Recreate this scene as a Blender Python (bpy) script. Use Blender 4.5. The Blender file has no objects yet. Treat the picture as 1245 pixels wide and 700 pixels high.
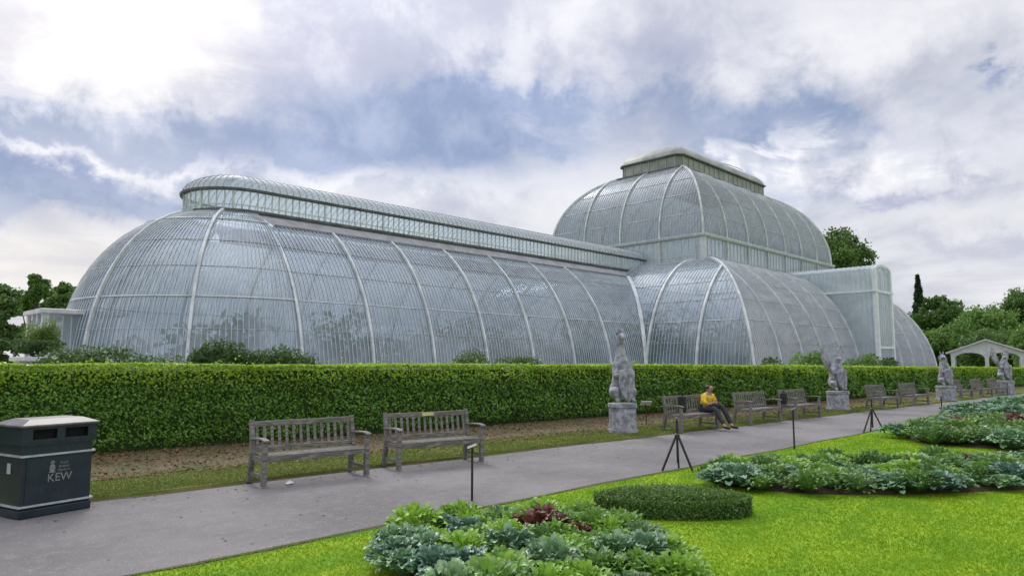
import bpy, bmesh, math, random
import numpy as np
from mathutils import Vector, Matrix
R = math.radians
random.seed(7); rng = np.random.default_rng(7)
sc = bpy.context.scene
COL = sc.collection

# ------------------------------------------------------------------ camera
EYE = 1.7; TH = 0.777; PITCH = 0.104
cam_d = bpy.data.cameras.new('camera'); cam = bpy.data.objects.new('camera', cam_d); COL.objects.link(cam)
cam_d.sensor_width = 36; cam_d.lens = 861 / 1245 * 36
cam_d.clip_start = 0.05; cam_d.clip_end = 6000
cam.location = (0, 0, EYE)
cam.rotation_euler = (math.pi / 2 + PITCH, 0, TH - math.pi / 2)
sc.camera = cam
# ------------------------------------------------------------------ exposure
sc.view_settings.view_transform = 'Standard'; sc.view_settings.look = 'None'
sc.view_settings.exposure = 0.12; sc.view_settings.gamma = 1; sc.view_settings.use_curve_mapping = False
sc.render.resolution_x = 1024; sc.render.resolution_y = 575
sc.cycles.max_bounces = 6; sc.cycles.transparent_max_bounces = 16; sc.cycles.diffuse_bounces = 3; sc.cycles.glossy_bounces = 3
# ------------------------------------------------------------------ sun
SUN_AZ, SUN_EL = R(69), R(40)
sd = Vector((math.cos(SUN_EL) * math.cos(SUN_AZ), math.cos(SUN_EL) * math.sin(SUN_AZ), math.sin(SUN_EL)))
sl = bpy.data.lights.new('sun', 'SUN'); sun = bpy.data.objects.new('sun', sl); COL.objects.link(sun)
sl.energy = 1.5; sl.angle = R(16); sl.color = (1.0, 0.95, 0.87)
sun.rotation_euler = sd.to_track_quat('Z', 'Y').to_euler(); sun.location = (0, 0, 60)

# ------------------------------------------------------------------ node helper
class NT:
    def __init__(s, tree): s.t = tree; s.n = tree.nodes; s.l = tree.links
    def node(s, typ, ins=None, **kw):
        n = s.n.new(typ)
        for k, v in kw.items(): setattr(n, k, v)
        if ins:
            for k, v in ins.items():
                sock = n.inputs[k]
                if isinstance(v, bpy.types.NodeSocket): s.l.new(v, sock)
                else: sock.default_value = v
        return n
    def math(s, op, a, b=0.0, c=0.0, clamp=False):
        n = s.n.new('ShaderNodeMath'); n.operation = op; n.use_clamp = clamp
        for i, v in enumerate((a, b, c)):
            if isinstance(v, bpy.types.NodeSocket): s.l.new(v, n.inputs[i])
            else: n.inputs[i].default_value = v
        return n.outputs[0]
    def mix(s, f, a, b, mode='MIX'):
        n = s.n.new('ShaderNodeMix'); n.data_type = 'RGBA'; n.blend_type = mode
        for i, v in ((0, f), (6, a), (7, b)):
            if isinstance(v, bpy.types.NodeSocket): s.l.new(v, n.inputs[i])
            else: n.inputs[i].default_value = v if i == 0 else (*v[:3], 1)
        return n.outputs[2]
    def noise(s, vec, scale, detail=4, rough=0.55, dist=0.0):
        return s.node('ShaderNodeTexNoise', {'Vector': vec, 'Scale': scale, 'Detail': detail, 'Roughness': rough, 'Distortion': dist}).outputs[0]
    def ramp(s, f, stops):
        n = s.n.new('ShaderNodeValToRGB'); s.l.new(f, n.inputs[0]); e = n.color_ramp.elements
        while len(e) < len(stops): e.new(0.5)
        for i, (p, c) in enumerate(stops): e[i].position = p; e[i].color = (*c[:3], 1) if hasattr(c, '__len__') else (c, c, c, 1)
        return n.outputs[0]
    def remap(s, v, a, b, c=0.0, d=1.0):
        n = s.node('ShaderNodeMapRange', {0: v, 1: a, 2: b, 3: c, 4: d}); n.interpolation_type = 'SMOOTHSTEP'
        return n.outputs[0]

# ------------------------------------------------------------------ world: sky with broken cloud
def build_world():
    w = bpy.data.worlds.new('World'); sc.world = w; w.use_nodes = True
    nt = NT(w.node_tree); nt.n.clear()
    STR = 0.1
    sky = nt.node('ShaderNodeTexSky', sky_type='NISHITA', sun_disc=False)
    sky.sun_elevation = SUN_EL; sky.sun_rotation = math.pi / 2 - SUN_AZ
    gen = nt.node('ShaderNodeTexCoord').outputs['Generated']
    sep = nt.node('ShaderNodeSeparateXYZ', {0: gen}); x, y, z = sep.outputs
    az = nt.math('MULTIPLY', nt.math('ARCTAN2', y, x), 180 / math.pi)
    el = nt.math('MULTIPLY', nt.math('ARCSINE', z), 180 / math.pi)
    zz = nt.math('ADD', nt.math('MAXIMUM', z, 0.0), 0.16)
    pv = nt.node('ShaderNodeCombineXYZ', {0: nt.math('DIVIDE', x, zz), 1: nt.math('DIVIDE', y, zz), 2: 0.0}).outputs[0]
    n1 = nt.noise(pv, 1.1, 7, 0.55, 0.3)
    n2 = nt.noise(pv, 3.4, 7, 0.6, 0.5)
    n3 = nt.noise(gen, 9.0, 6, 0.62, 0.2)
    waz = nt.math('ADD', az, nt.math('MULTIPLY', nt.math('SUBTRACT', n2, 0.5), 26.0))
    wel = nt.math('ADD', el, nt.math('MULTIPLY', nt.math('SUBTRACT', n3, 0.5), 11.0))
    def azel(px, py):
        a = (px - 622.5) / 861; b = -(py - 350) / 861
        D = math.cos(PITCH) - b * math.sin(PITCH); H = math.sin(PITCH) + b * math.cos(PITCH)
        return math.degrees(TH - math.atan2(a, D)), math.degrees(math.atan2(H, math.hypot(D, a)))
    def blob(px, py, rx, ry, k=1.0, warp=True):
        A, Eo = azel(px, py); rx = rx / 861 * 57.3 * 0.9; ry = ry / 861 * 57.3 * 0.9
        dx = nt.math('DIVIDE', nt.math('SUBTRACT', waz if warp else az, A), rx)
        dy = nt.math('DIVIDE', nt.math('SUBTRACT', wel if warp else el, Eo), ry)
        q = nt.math('ADD', nt.math('MULTIPLY', dx, dx), nt.math('MULTIPLY', dy, dy))
        return nt.math('MULTIPLY', nt.math('POWER', 2.718, nt.math('MULTIPLY', q, -1.0)), k)
    def add(lst):
        o = lst[0]
        for q in lst[1:]: o = nt.math('ADD', o, q)
        return nt.math('MINIMUM', o, 1.0)
    cloud = nt.mix(nt.remap(n1, 0.36, 0.60), (0.46, 0.48, 0.58), (0.76, 0.76, 0.80))
    cloud = nt.mix(nt.math('MULTIPLY', nt.remap(n3, 0.42, 0.70), 0.55), cloud, (0.90, 0.89, 0.91))
    # bluish gaps and blue-grey cloud banks
    gaps = add([blob(470, 168, 190, 50, 1.2, False), blob(560, 140, 110, 45, .9), blob(40, 148, 210, 20, 1.9, False), blob(210, 165, 130, 20, 1.0), blob(60, 225, 150, 26, 1.1), blob(180, 255, 120, 18, .6), blob(640, 110, 110, 26, .5), blob(300, 95, 110, 60, .45), blob(790, 150, 160, 40, .45),
                blob(945, 185, 75, 50, 1.1), blob(1060, 170, 190, 34, .3), blob(820, 130, 160, 30, .25), blob(1232, 105, 30, 14, .9)])
    gaps = nt.math('MULTIPLY', gaps, nt.remap(n2, 0.28, 0.56, 0.70, 1.35))
    gaps = nt.math('MINIMUM', gaps, 1.0)
    bluecol = nt.mix(nt.remap(n3, 0.35, 0.65), (0.22, 0.29, 0.47), (0.36, 0.43, 0.61))
    col = nt.mix(gaps, cloud, bluecol)
    purple = add([blob(1075, 234, 60, 14, 1.0), blob(330, 70, 90, 60, .5), blob(30, 40, 60, 30, .3), blob(480, 55, 130, 40, .22), blob(820, 70, 160, 40, .22), blob(1180, 300, 130, 12, .35), blob(700, 60, 100, 30, .15), blob(20, 165, 200, 14, .6), blob(40, 205, 150, 12, .4), blob(10, 92, 30, 9, .8)])
    col = nt.mix(nt.math('MULTIPLY', purple, 0.8), col, (0.30, 0.32, 0.52))
    white = add([blob(925, 188, 32, 26, .9), blob(1030, 195, 80, 20, .9), blob(1000, 225, 90, 18, .6), blob(440, 222, 240, 16, .5), blob(100, 185, 110, 9, .7),
                 blob(1060, 30, 180, 50, .6), blob(1190, 140, 150, 40, .35), blob(60, 100, 80, 40, .5), blob(560, 50, 140, 30, .2)])
    col = nt.mix(nt.math('MULTIPLY', white, nt.remap(n3, 0.30, 0.58, 0.35, 1.0)), col, (0.95, 0.94, 0.97))
    # warm light low on the left, and the veiled sun
    warm = add([blob(40, 320, 260, 55, .6, False), blob(150, 50, 190, 80, .6)])
    col = nt.mix(warm, col, (0.90, 0.83, 0.76))
    # low horizontal streaks of cloud
    sv = nt.node('ShaderNodeCombineXYZ', {0: nt.math('MULTIPLY', az, 0.05), 1: nt.math('MULTIPLY', el, 0.42), 2: 3.0}).outputs[0]
    st = nt.remap(nt.noise(sv, 1.6, 5, 0.55, 0.6), 0.45, 0.66)
    low = nt.remap(el, 1.0, 13.0, 0.55, 0.0)
    col = nt.mix(nt.math('MULTIPLY', st, low), col, (0.52, 0.52, 0.62))
    bank = add([blob(50, 150, 190, 17, .85), blob(220, 168, 90, 12, .5), blob(540, 145, 100, 36, .4), blob(90, 236, 170, 18, .45), blob(870, 150, 120, 22, .2)])
    col = nt.mix(bank, col, nt.mix(nt.remap(n3, 0.35, 0.65), (0.26, 0.32, 0.47), (0.42, 0.47, 0.60)))
    glow = add([blob(160, 22, 42, 62, 1.0, False), blob(130, 60, 80, 45, .25)])
    col = nt.mix(glow, col, (1.35, 1.32, 1.25))
    # overcast sky is brighter overhead
    up = nt.remap(el, 30.0, 75.0, 1.0, 2.5)
    # broad veiled glare of the sun behind the cloud, above the frame
    gd = nt.node('ShaderNodeVectorMath', {0: gen, 1: (math.cos(R(52)) * math.cos(SUN_AZ), math.cos(R(52)) * math.sin(SUN_AZ), math.sin(R(52)))}, operation='DOT_PRODUCT').outputs['Value']
    ga = nt.math('DIVIDE', nt.math('ARCCOSINE', gd), R(24))
    up = nt.math('ADD', up, nt.math('MULTIPLY', nt.math('POWER', 2.718, nt.math('MULTIPLY', nt.math('MULTIPLY', ga, ga), -1.0)), 1.1))
    col = nt.mix(1.0, col, nt.node('ShaderNodeCombineXYZ', {0: up, 1: up, 2: up}).outputs[0], 'MULTIPLY')
    col = nt.mix(1.0, col, (1 / STR,) * 3, 'MULTIPLY')
    fin = nt.mix(0.93, sky.outputs[0], col)
    bg = nt.node('ShaderNodeBackground', {0: fin, 1: STR})
    nt.l.new(bg.outputs[0], nt.node('ShaderNodeOutputWorld').inputs[0])
    w.cycles.sampling_method = 'MANUAL'; w.cycles.sample_map_resolution = 512
build_world()

# ------------------------------------------------------------------ materials
def mat(name, fn):
    m = bpy.data.materials.new(name); m.use_nodes = True
    nt = NT(m.node_tree); nt.n.clear()
    out = nt.node('ShaderNodeOutputMaterial')
    sh = fn(nt, out)
    if sh is not None: nt.l.new(sh, out.inputs[0])
    return m
def pos(nt): return nt.node('ShaderNodeNewGeometry').outputs['Position']
def objc(nt): return nt.node('ShaderNodeTexCoord').outputs['Object']
def bump(nt, h, strength=0.3, dist=0.02):
    return nt.node('ShaderNodeBump', {'Height': h, 'Strength': strength, 'Distance': dist}).outputs[0]
def pbsdf(nt, col, rough=0.7, normal=None, metal=0.0, spec=0.5, **kw):
    ins = {'Base Color': col if isinstance(col, bpy.types.NodeSocket) else (*col, 1), 'Roughness': rough, 'Metallic': metal, 'Specular IOR Level': spec}
    ins.update(kw)
    if normal is not None: ins['Normal'] = normal
    return nt.node('ShaderNodeBsdfPrincipled', ins).outputs[0]

def simple(name, c1, c2, scale=8, rough=0.7, bs=0.2, metal=0.0, fine=None, spec=0.5, use_obj=True):
    def fn(nt, out):
        p = objc(nt) if use_obj else pos(nt)
        n = nt.noise(p, scale, 6, 0.62)
        col = nt.mix(nt.remap(n, 0.34, 0.66), c1, c2)
        if fine:
            nf = nt.noise(p, scale * 9, 4, 0.6)
            col = nt.mix(nt.math('MULTIPLY', nt.remap(nf, 0.5, 0.72), fine[1]), col, fine[0])
        return pbsdf(nt, col, rough, bump(nt, n, bs, 0.02) if bs else None, metal, spec)
    return mat(name, fn)

M = {}
def grassfn(nt, out):
    p = pos(nt)
    mpp = nt.node('ShaderNodeMapping', {'Vector': p, 'Rotation': (0, 0, -.75), 'Scale': (1.0, 3.2, 1.0)}).outputs[0]
    a = nt.noise(mpp, 0.5, 6, 0.65, .4); b = nt.noise(p, 5.0, 5, 0.65); c = nt.noise(p, 60, 3, 0.7)
    col = nt.mix(nt.remap(a, 0.40, 0.60), (0.13, 0.28, 0.016), (0.27, 0.40, 0.022))
    col = nt.mix(nt.math('MULTIPLY', nt.remap(b, 0.4, 0.7), 0.6), col, (0.14, 0.30, 0.010))
    col = nt.mix(nt.math('MULTIPLY', nt.remap(c, 0.45, 0.75), 0.5), col, (0.09, 0.18, 0.012))
    return pbsdf(nt, col, 0.85, bump(nt, c, 0.6, 0.02), spec=0.15)
M['lawn'] = mat('lawn_grass', grassfn)
def asphalt(nt, out):
    p = pos(nt)
    a = nt.noise(p, 0.5, 5, 0.6); b = nt.noise(p, 7, 5, 0.6); c = nt.noise(p, 160, 2, 0.6)
    col = nt.mix(nt.remap(a, 0.32, 0.68), (0.14, 0.136, 0.138), (0.215, 0.208, 0.208))
    col = nt.mix(nt.math('MULTIPLY', nt.remap(b, 0.45, 0.7), 0.35), col, (0.29, 0.25, 0.245))
    col = nt.mix(nt.math('MULTIPLY', nt.remap(c, 0.5, 0.7), 0.6), col, (0.13, 0.125, 0.14))
    v = nt.node('ShaderNodeTexVoronoi', {'Vector': p, 'Scale': 26.0}, feature='F1').outputs[0]
    spk = nt.math('LESS_THAN', v, 0.16)
    col = nt.mix(nt.math('MULTIPLY', spk, 0.7), col, (0.42, 0.39, 0.36))
    e1 = nt.noise(p, 1.1, 6, 0.7, .5)
    col = nt.mix(nt.math('MULTIPLY', nt.remap(e1, 0.52, 0.66), 0.4), col, (0.17, 0.16, 0.17))
    return pbsdf(nt, col, 0.88, bump(nt, c, 0.5, 0.01), spec=0.25)
M['asphalt'] = mat('path_asphalt', asphalt)
def vergefn(nt, out):
    p = pos(nt)
    a = nt.noise(p, 1.3, 5, 0.65); c = nt.noise(p, 40, 3, 0.7)
    col = nt.mix(nt.remap(a, 0.38, 0.62), (0.085, 0.13, 0.02), (0.17, 0.17, 0.05))
    col = nt.mix(nt.math('MULTIPLY', nt.remap(c, 0.45, 0.75), 0.6), col, (0.06, 0.07, 0.02))
    return pbsdf(nt, col, 0.9, bump(nt, c, 0.6, 0.02), spec=0.1)
M['verge'] = mat('verge_grass', vergefn)
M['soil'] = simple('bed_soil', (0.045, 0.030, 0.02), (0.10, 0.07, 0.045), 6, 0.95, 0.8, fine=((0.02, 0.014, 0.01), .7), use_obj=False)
M['litter_soil'] = simple('litter_soil', (0.06, 0.075, 0.022), (0.14, 0.095, 0.05), 1.6, 0.95, 0.8, fine=((0.06, 0.035, 0.022), .7), use_obj=False)
def leaffn(c1, c2, c3, rough=0.45, trans=0.3, scale=1.3, spec=0.4, var=False):
    def fn(nt, out):
        g = nt.node('ShaderNodeNewGeometry')
        r = g.outputs['Random Per Island']
        n = nt.noise(g.outputs['Position'], scale, 4, 0.6)
        col = nt.mix(r, c1, c2)
        col = nt.mix(nt.math('MULTIPLY', nt.remap(n, 0.42, 0.66), 0.75), col, c3)
        oi = nt.node('ShaderNodeObjectInfo').outputs['Random']
        k_ = nt.remap(oi, 0.0, 1.0, 0.78, 1.22)
        col = nt.mix(1.0, col, nt.node('ShaderNodeCombineXYZ', {0: nt.remap(oi, 0.0, 1.0, 0.72, 1.3), 1: k_, 2: nt.remap(oi, 0.0, 1.0, 1.05, .95)}).outputs[0], 'MULTIPLY') if var else col
        p = pbsdf(nt, col, rough, spec=spec)
        t = nt.node('ShaderNodeBsdfTranslucent', {0: nt.mix(0.5, col, c2)}).outputs[0]
        return nt.node('ShaderNodeMixShader', {0: trans, 1: p, 2: t}).outputs[0]
    return fn
M['hedge'] = mat('hedge_leaves', leaffn((0.06, 0.19, 0.018), (0.25, 0.47, 0.06), (0.15, 0.32, 0.035), 0.36, 0.35, 1.1, 0.5))
M['hedge_lit'] = mat('hedge_lit_top_leaves', leaffn((0.27, 0.46, 0.03), (0.50, 0.64, 0.08), (0.23, 0.42, 0.03), 0.45, 0.45, 1.6, 0.4))  # brighter leaf colour that paints the light on the hedge top
M['hedge_core'] = simple('hedge_core', (0.02, 0.05, 0.01), (0.05, 0.10, 0.02), 5, 0.9, 0.5, use_obj=False)
M['box'] = mat('box_leaves', leaffn((0.06, 0.14, 0.025), (0.16, 0.27, 0.06), (0.11, 0.20, 0.045), 0.5, 0.3, 3, 0.4))
M['shrub'] = mat('shrub_leaves', leaffn((0.06, 0.12, 0.025), (0.12, 0.22, 0.05), (0.04, 0.09, 0.02), 0.5, 0.3, 1.5))
M['grass_plant'] = mat('grassy_leaves', leaffn((0.13, 0.22, 0.04), (0.24, 0.36, 0.09), (0.17, 0.27, 0.05), 0.5, 0.35, 2))
M['tree'] = mat('tree_leaves', leaffn((0.06, 0.14, 0.035), (0.17, 0.27, 0.07), (0.10, 0.19, 0.05), 0.55, 0.25, .25, .3))
M['tree_lt'] = mat('light_tree_leaves', leaffn((0.08, 0.19, 0.04), (0.22, 0.36, 0.08), (0.13, 0.25, 0.05), 0.55, 0.28, .25, .3))
M['conifer'] = mat('conifer_needles', leaffn((0.02, 0.05, 0.022), (0.05, 0.085, 0.04), (0.03, 0.06, 0.03), 0.6, 0.15, .4, .3))
M['bark'] = simple('bark', (0.07, 0.052, 0.038), (0.14, 0.11, 0.085), 3, 0.9, 0.6)
M['kale'] = mat('kale_leaves', leaffn((0.09, 0.21, 0.10), (0.27, 0.41, 0.28), (0.13, 0.29, 0.10), 0.42, 0.15, 6, 0.5, var=True))
M['green'] = mat('green_bedding_leaves', leaffn((0.12, 0.28, 0.03), (0.30, 0.50, 0.08), (0.18, 0.36, 0.05), 0.42, 0.28, 4, 0.45, var=True))
M['burg'] = mat('burgundy_leaves', leaffn((0.07, 0.022, 0.02), (0.17, 0.07, 0.05), (0.10, 0.045, 0.035), 0.4, 0.2, 5, 0.5, var=True))
M['midg'] = mat('dull_green_leaves', leaffn((0.07, 0.17, 0.04), (0.19, 0.33, 0.09), (0.12, 0.24, 0.06), 0.45, 0.22, 4, 0.45, var=True))
M['flower_w'] = mat('white_petals', leaffn((0.55, 0.5, 0.52), (0.7, 0.66, 0.66), (0.6, 0.45, 0.5), 0.6, 0.3, 8))
M['blade'] = mat('grass_blades', leaffn((0.19, 0.35, 0.015), (0.30, 0.43, 0.024), (0.12, 0.27, 0.014), 0.8, 0.3, .7, .1))
M['vblade'] = mat('verge_blades', leaffn((0.09, 0.15, 0.02), (0.20, 0.23, 0.06), (0.12, 0.18, 0.03), 0.7, 0.3, .9, .2))
M['dead_leaf'] = mat('fallen_leaves', leaffn((0.09, 0.05, 0.025), (0.25, 0.16, 0.08), (0.12, 0.11, 0.04), 0.8, 0.1, 2, .2))
M['iron'] = simple('white_painted_iron', (0.46, 0.49, 0.50), (0.62, 0.65, 0.66), 2.0, 0.45, 0.05, fine=((0.35, 0.37, 0.36), .4), use_obj=False)
M['rib'] = simple('weathered_rib_paint', (0.46, 0.50, 0.51), (0.70, 0.74, 0.75), 1.2, 0.5, 0.05, fine=((0.2, 0.2, 0.2), .4), use_obj=False)
M['iron_white'] = simple('bright_white_paint', (0.66, 0.70, 0.71), (0.80, 0.83, 0.83), 2.0, 0.45, 0.03, use_obj=False)
M['iron_bar'] = simple('glazing_bar_paint', (0.46, 0.49, 0.52), (0.60, 0.62, 0.65), 2.0, 0.5, 0.0, use_obj=False)
M['iron_grey'] = simple('grey_gutter_metal', (0.30, 0.31, 0.33), (0.42, 0.42, 0.45), 1.2, 0.6, 0.05, fine=((0.2, 0.2, 0.2), .4), use_obj=False)
M['iron_dark'] = simple('dark_gutter_metal', (0.07, 0.075, 0.08), (0.13, 0.135, 0.14), 1.5, 0.6, 0.05, use_obj=False)
M['olive'] = simple('weathered_lantern_paint', (0.24, 0.25, 0.24), (0.38, 0.385, 0.37), 0.8, 0.6, 0.05, fine=((0.18, 0.19, 0.16), .4), use_obj=False)
M['plinth'] = simple('stone_plinth', (0.30, 0.29, 0.27), (0.42, 0.41, 0.38), 3, 0.85, 0.2, use_obj=False)
def glassfn(c1, c2, transp, rough=0.12, spec=0.5, streak=0.6, refl=0.2, tls=0.30):
    def fn(nt, out):
        p = pos(nt)
        n = nt.noise(p, 0.24, 6, 0.62, 0.5)
        mp = nt.node('ShaderNodeMapping', {'Vector': p, 'Scale': (1.0, 1.0, 0.10)}).outputs[0]
        s = nt.noise(mp, 2.6, 5, 0.7)
        col = nt.mix(nt.remap(n, 0.35, 0.65), c1, c2)
        col = nt.mix(nt.math('MULTIPLY', nt.remap(s, 0.45, 0.7), streak), col, tuple(min(1, v * 1.7) for v in c2))
        nb = nt.noise(p, 1.1, 2, 0.5)
        b = pbsdf(nt, col, nt.remap(n, 0.3, 0.7, rough * .6, rough * 1.8), bump(nt, nb, 0.12, 0.12), spec=spec)
        t = nt.node('ShaderNodeBsdfTransparent', {0: (0.78, 0.89, 0.97, 1)}).outputs[0]
        tl = nt.node('ShaderNodeBsdfTranslucent', {0: (0.6, 0.66, 0.7, 1) if tls < .5 else (0.93, 0.95, 0.93, 1)}).outputs[0]
        b2 = nt.node('ShaderNodeMixShader', {0: tls, 1: b, 2: tl}).outputs[0]
        f = nt.remap(n, 0.3, 0.7, transp + 0.16, transp - 0.16)
        g_ = nt.node('ShaderNodeNewGeometry')
        cs_ = nt.math('ABSOLUTE', nt.node('ShaderNodeVectorMath', {0: g_.outputs['Normal'], 1: g_.outputs['Incoming']}, operation='DOT_PRODUCT').outputs['Value'])
        fr = nt.math('ADD', 0.05, nt.math('MULTIPLY', nt.math('POWER', nt.math('SUBTRACT', 1.0, cs_), 4.0), 0.95), clamp=True)
        body = nt.node('ShaderNodeMixShader', {0: f, 1: b2, 2: t}).outputs[0]
        gl = nt.node('ShaderNodeBsdfGlossy', {'Color': (0.85, 0.90, 0.96, 1), 'Roughness': rough * 1.6, 'Normal': bump(nt, nb, 0.18, 0.15)}).outputs[0]
        f2 = nt.math('ADD', refl, nt.math('MULTIPLY', fr, 0.7), clamp=True)
        return nt.node('ShaderNodeMixShader', {0: f2, 1: body, 2: gl}).outputs[0]
    return fn
M['glass'] = mat('old_wavy_glass', glassfn((0.02, 0.06, 0.105), (0.19, 0.26, 0.33), 0.46, 0.12, 0.4, .85, .12))
M['glass_hazy'] = mat('hazy_centre_glass', glassfn((0.24, 0.235, 0.25), (0.44, 0.42, 0.45), 0.35, 0.2, 0.4, .7, .13))
M['glass_dome'] = mat('grey_dome_glass', glassfn((0.04, 0.055, 0.07), (0.19, 0.195, 0.21), 0.36, 0.16, 0.4, .7, .12))
M['glass_pale'] = mat('pale_obscured_glass', glassfn((0.74, 0.78, 0.77), (0.88, 0.89, 0.88), 0.60, 0.25, 0.5, .3, .05, .70))
M['glass_teal'] = mat('greenish_clerestory_glass', glassfn((0.42, 0.50, 0.51), (0.64, 0.71, 0.72), 0.40, 0.2, 0.5, .5, .08, .52))
M['glass_roof'] = mat('grey_lantern_roof_glass', glassfn((0.34, 0.35, 0.35), (0.50, 0.50, 0.50), 0.42, 0.5, 0.3, .4, .02, .55))
M['stone'] = simple('grey_carved_stone', (0.20, 0.21, 0.24), (0.46, 0.47, 0.52), 8, 0.85, 1.0, fine=((0.09, 0.09, 0.10), .7))
def woodfn(nt, out):
    o = objc(nt)
    mp = nt.node('ShaderNodeMapping', {'Vector': o, 'Scale': (2.0, 14.0, 14.0)}).outputs[0]
    n = nt.noise(mp, 3.0, 5, 0.65); g = nt.noise(o, 3.0, 4, 0.6)
    col = nt.mix(nt.remap(n, 0.35, 0.65), (0.12, 0.11, 0.10), (0.29, 0.275, 0.26))
    col = nt.mix(nt.math('MULTIPLY', nt.remap(g, 0.45, 0.7), 0.5), col, (0.10, 0.12, 0.075))
    return pbsdf(nt, col, 0.85, bump(nt, n, 0.4, 0.004), spec=0.2)
M['wood'] = mat('weathered_teak', woodfn)
M['bin'] = simple('bin_blue_black_paint', (0.008, 0.018, 0.028), (0.016, 0.030, 0.042), 4, 0.32, 0.05, fine=((0.05, 0.06, 0.065), .35))
M['bin_top'] = simple('bin_lid_grey', (0.06, 0.055, 0.06), (0.13, 0.12, 0.125), 5, 0.5, 0.1, fine=((0.12, 0.12, 0.12), .5))
M['silver'] = simple('silver_band', (0.42, 0.46, 0.50), (0.58, 0.62, 0.66), 6, 0.35, 0.0, 0.4)
M['black'] = simple('black_metal', (0.012, 0.012, 0.014), (0.03, 0.03, 0.033), 10, 0.45, 0.05)
M['void'] = simple('dark_opening', (0.004, 0.004, 0.005), (0.01, 0.01, 0.012), 10, 0.9, 0)
M['brass'] = simple('brass_plaque', (0.65, 0.58, 0.30), (0.78, 0.72, 0.42), 20, 0.35, 0, 0.5)
M['white'] = simple('white_label', (0.72, 0.73, 0.74), (0.8, 0.8, 0.8), 20, 0.5, 0)
M['yellow'] = simple('yellow_cloth', (0.72, 0.47, 0.02), (0.85, 0.60, 0.05), 9, 0.85, 0.5)
M['trouser'] = simple('dark_trousers', (0.02, 0.028, 0.035), (0.04, 0.05, 0.06), 12, 0.9, 0.4)
M['skin'] = simple('skin', (0.40, 0.22, 0.15), (0.48, 0.28, 0.19), 10, 0.55, 0.05)
M['hair'] = simple('dark_hair', (0.012, 0.008, 0.006), (0.03, 0.02, 0.014), 40, 0.5, 0.5)
M['shoe'] = simple('dark_shoe', (0.015, 0.015, 0.015), (0.03, 0.03, 0.03), 20, 0.5, 0.1)
M['bag'] = simple('grey_bag', (0.16, 0.19, 0.21), (0.24, 0.27, 0.29), 14, 0.85, 0.4)
M['bagdark'] = simple('black_bag', (0.01, 0.01, 0.012), (0.03, 0.03, 0.032), 14, 0.8, 0.4)
M['pavwhite'] = simple('white_pavilion_paint', (0.50, 0.52, 0.52), (0.64, 0.66, 0.66), 1.5, 0.6, 0.05, use_obj=False)
M['paving'] = simple('pale_paving', (0.30, 0.28, 0.27), (0.40, 0.38, 0.36), 2, 0.9, 0.2, use_obj=False)

# ------------------------------------------------------------------ mesh helper
def tag(o, label=None, cat=None, group=None, kind=None):
    if label: o['label'] = label
    if cat: o['category'] = cat
    if group: o['group'] = group
    if kind: o['kind'] = kind
    return o
def empty(name, loc=(0, 0, 0), rz=0, label=None, cat=None, group=None):
    o = bpy.data.objects.new(name, None); COL.objects.link(o); o.location = loc; o.rotation_euler = (0, 0, rz)
    o.empty_display_size = .2
    return tag(o, label, cat, group)
def mesh_obj(name, verts, faces, mats, midx=None, parent=None, smooth=False):
    me = bpy.data.meshes.new(name)
    if isinstance(verts, np.ndarray) and isinstance(faces, np.ndarray):
        nv, nf, k = len(verts), len(faces), faces.shape[1]
        me.vertices.add(nv); me.vertices.foreach_set('co', verts.astype(np.float32).ravel())
        me.loops.add(nf * k); me.loops.foreach_set('vertex_index', faces.astype(np.int32).ravel())
        me.polygons.add(nf); me.polygons.foreach_set('loop_start', np.arange(0, nf * k, k, dtype=np.int32))
        me.polygons.foreach_set('loop_total', np.full(nf, k, dtype=np.int32))
        if midx is not None: me.polygons.foreach_set('material_index', np.asarray(midx, dtype=np.int32))
        me.update(calc_edges=True)
    else:
        me.from_pydata([tuple(v) for v in verts], [], [tuple(f) for f in faces])
        if midx is not None: me.polygons.foreach_set('material_index', np.asarray(midx, dtype=np.int32))
    for m in (mats if isinstance(mats, (list, tuple)) else [mats]): me.materials.append(m)
    if smooth: me.polygons.foreach_set('use_smooth', [True] * len(me.polygons))
    me.validate()
    o = bpy.data.objects.new(name, me); COL.objects.link(o)
    if parent is not None: o.parent = parent
    return o
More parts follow.
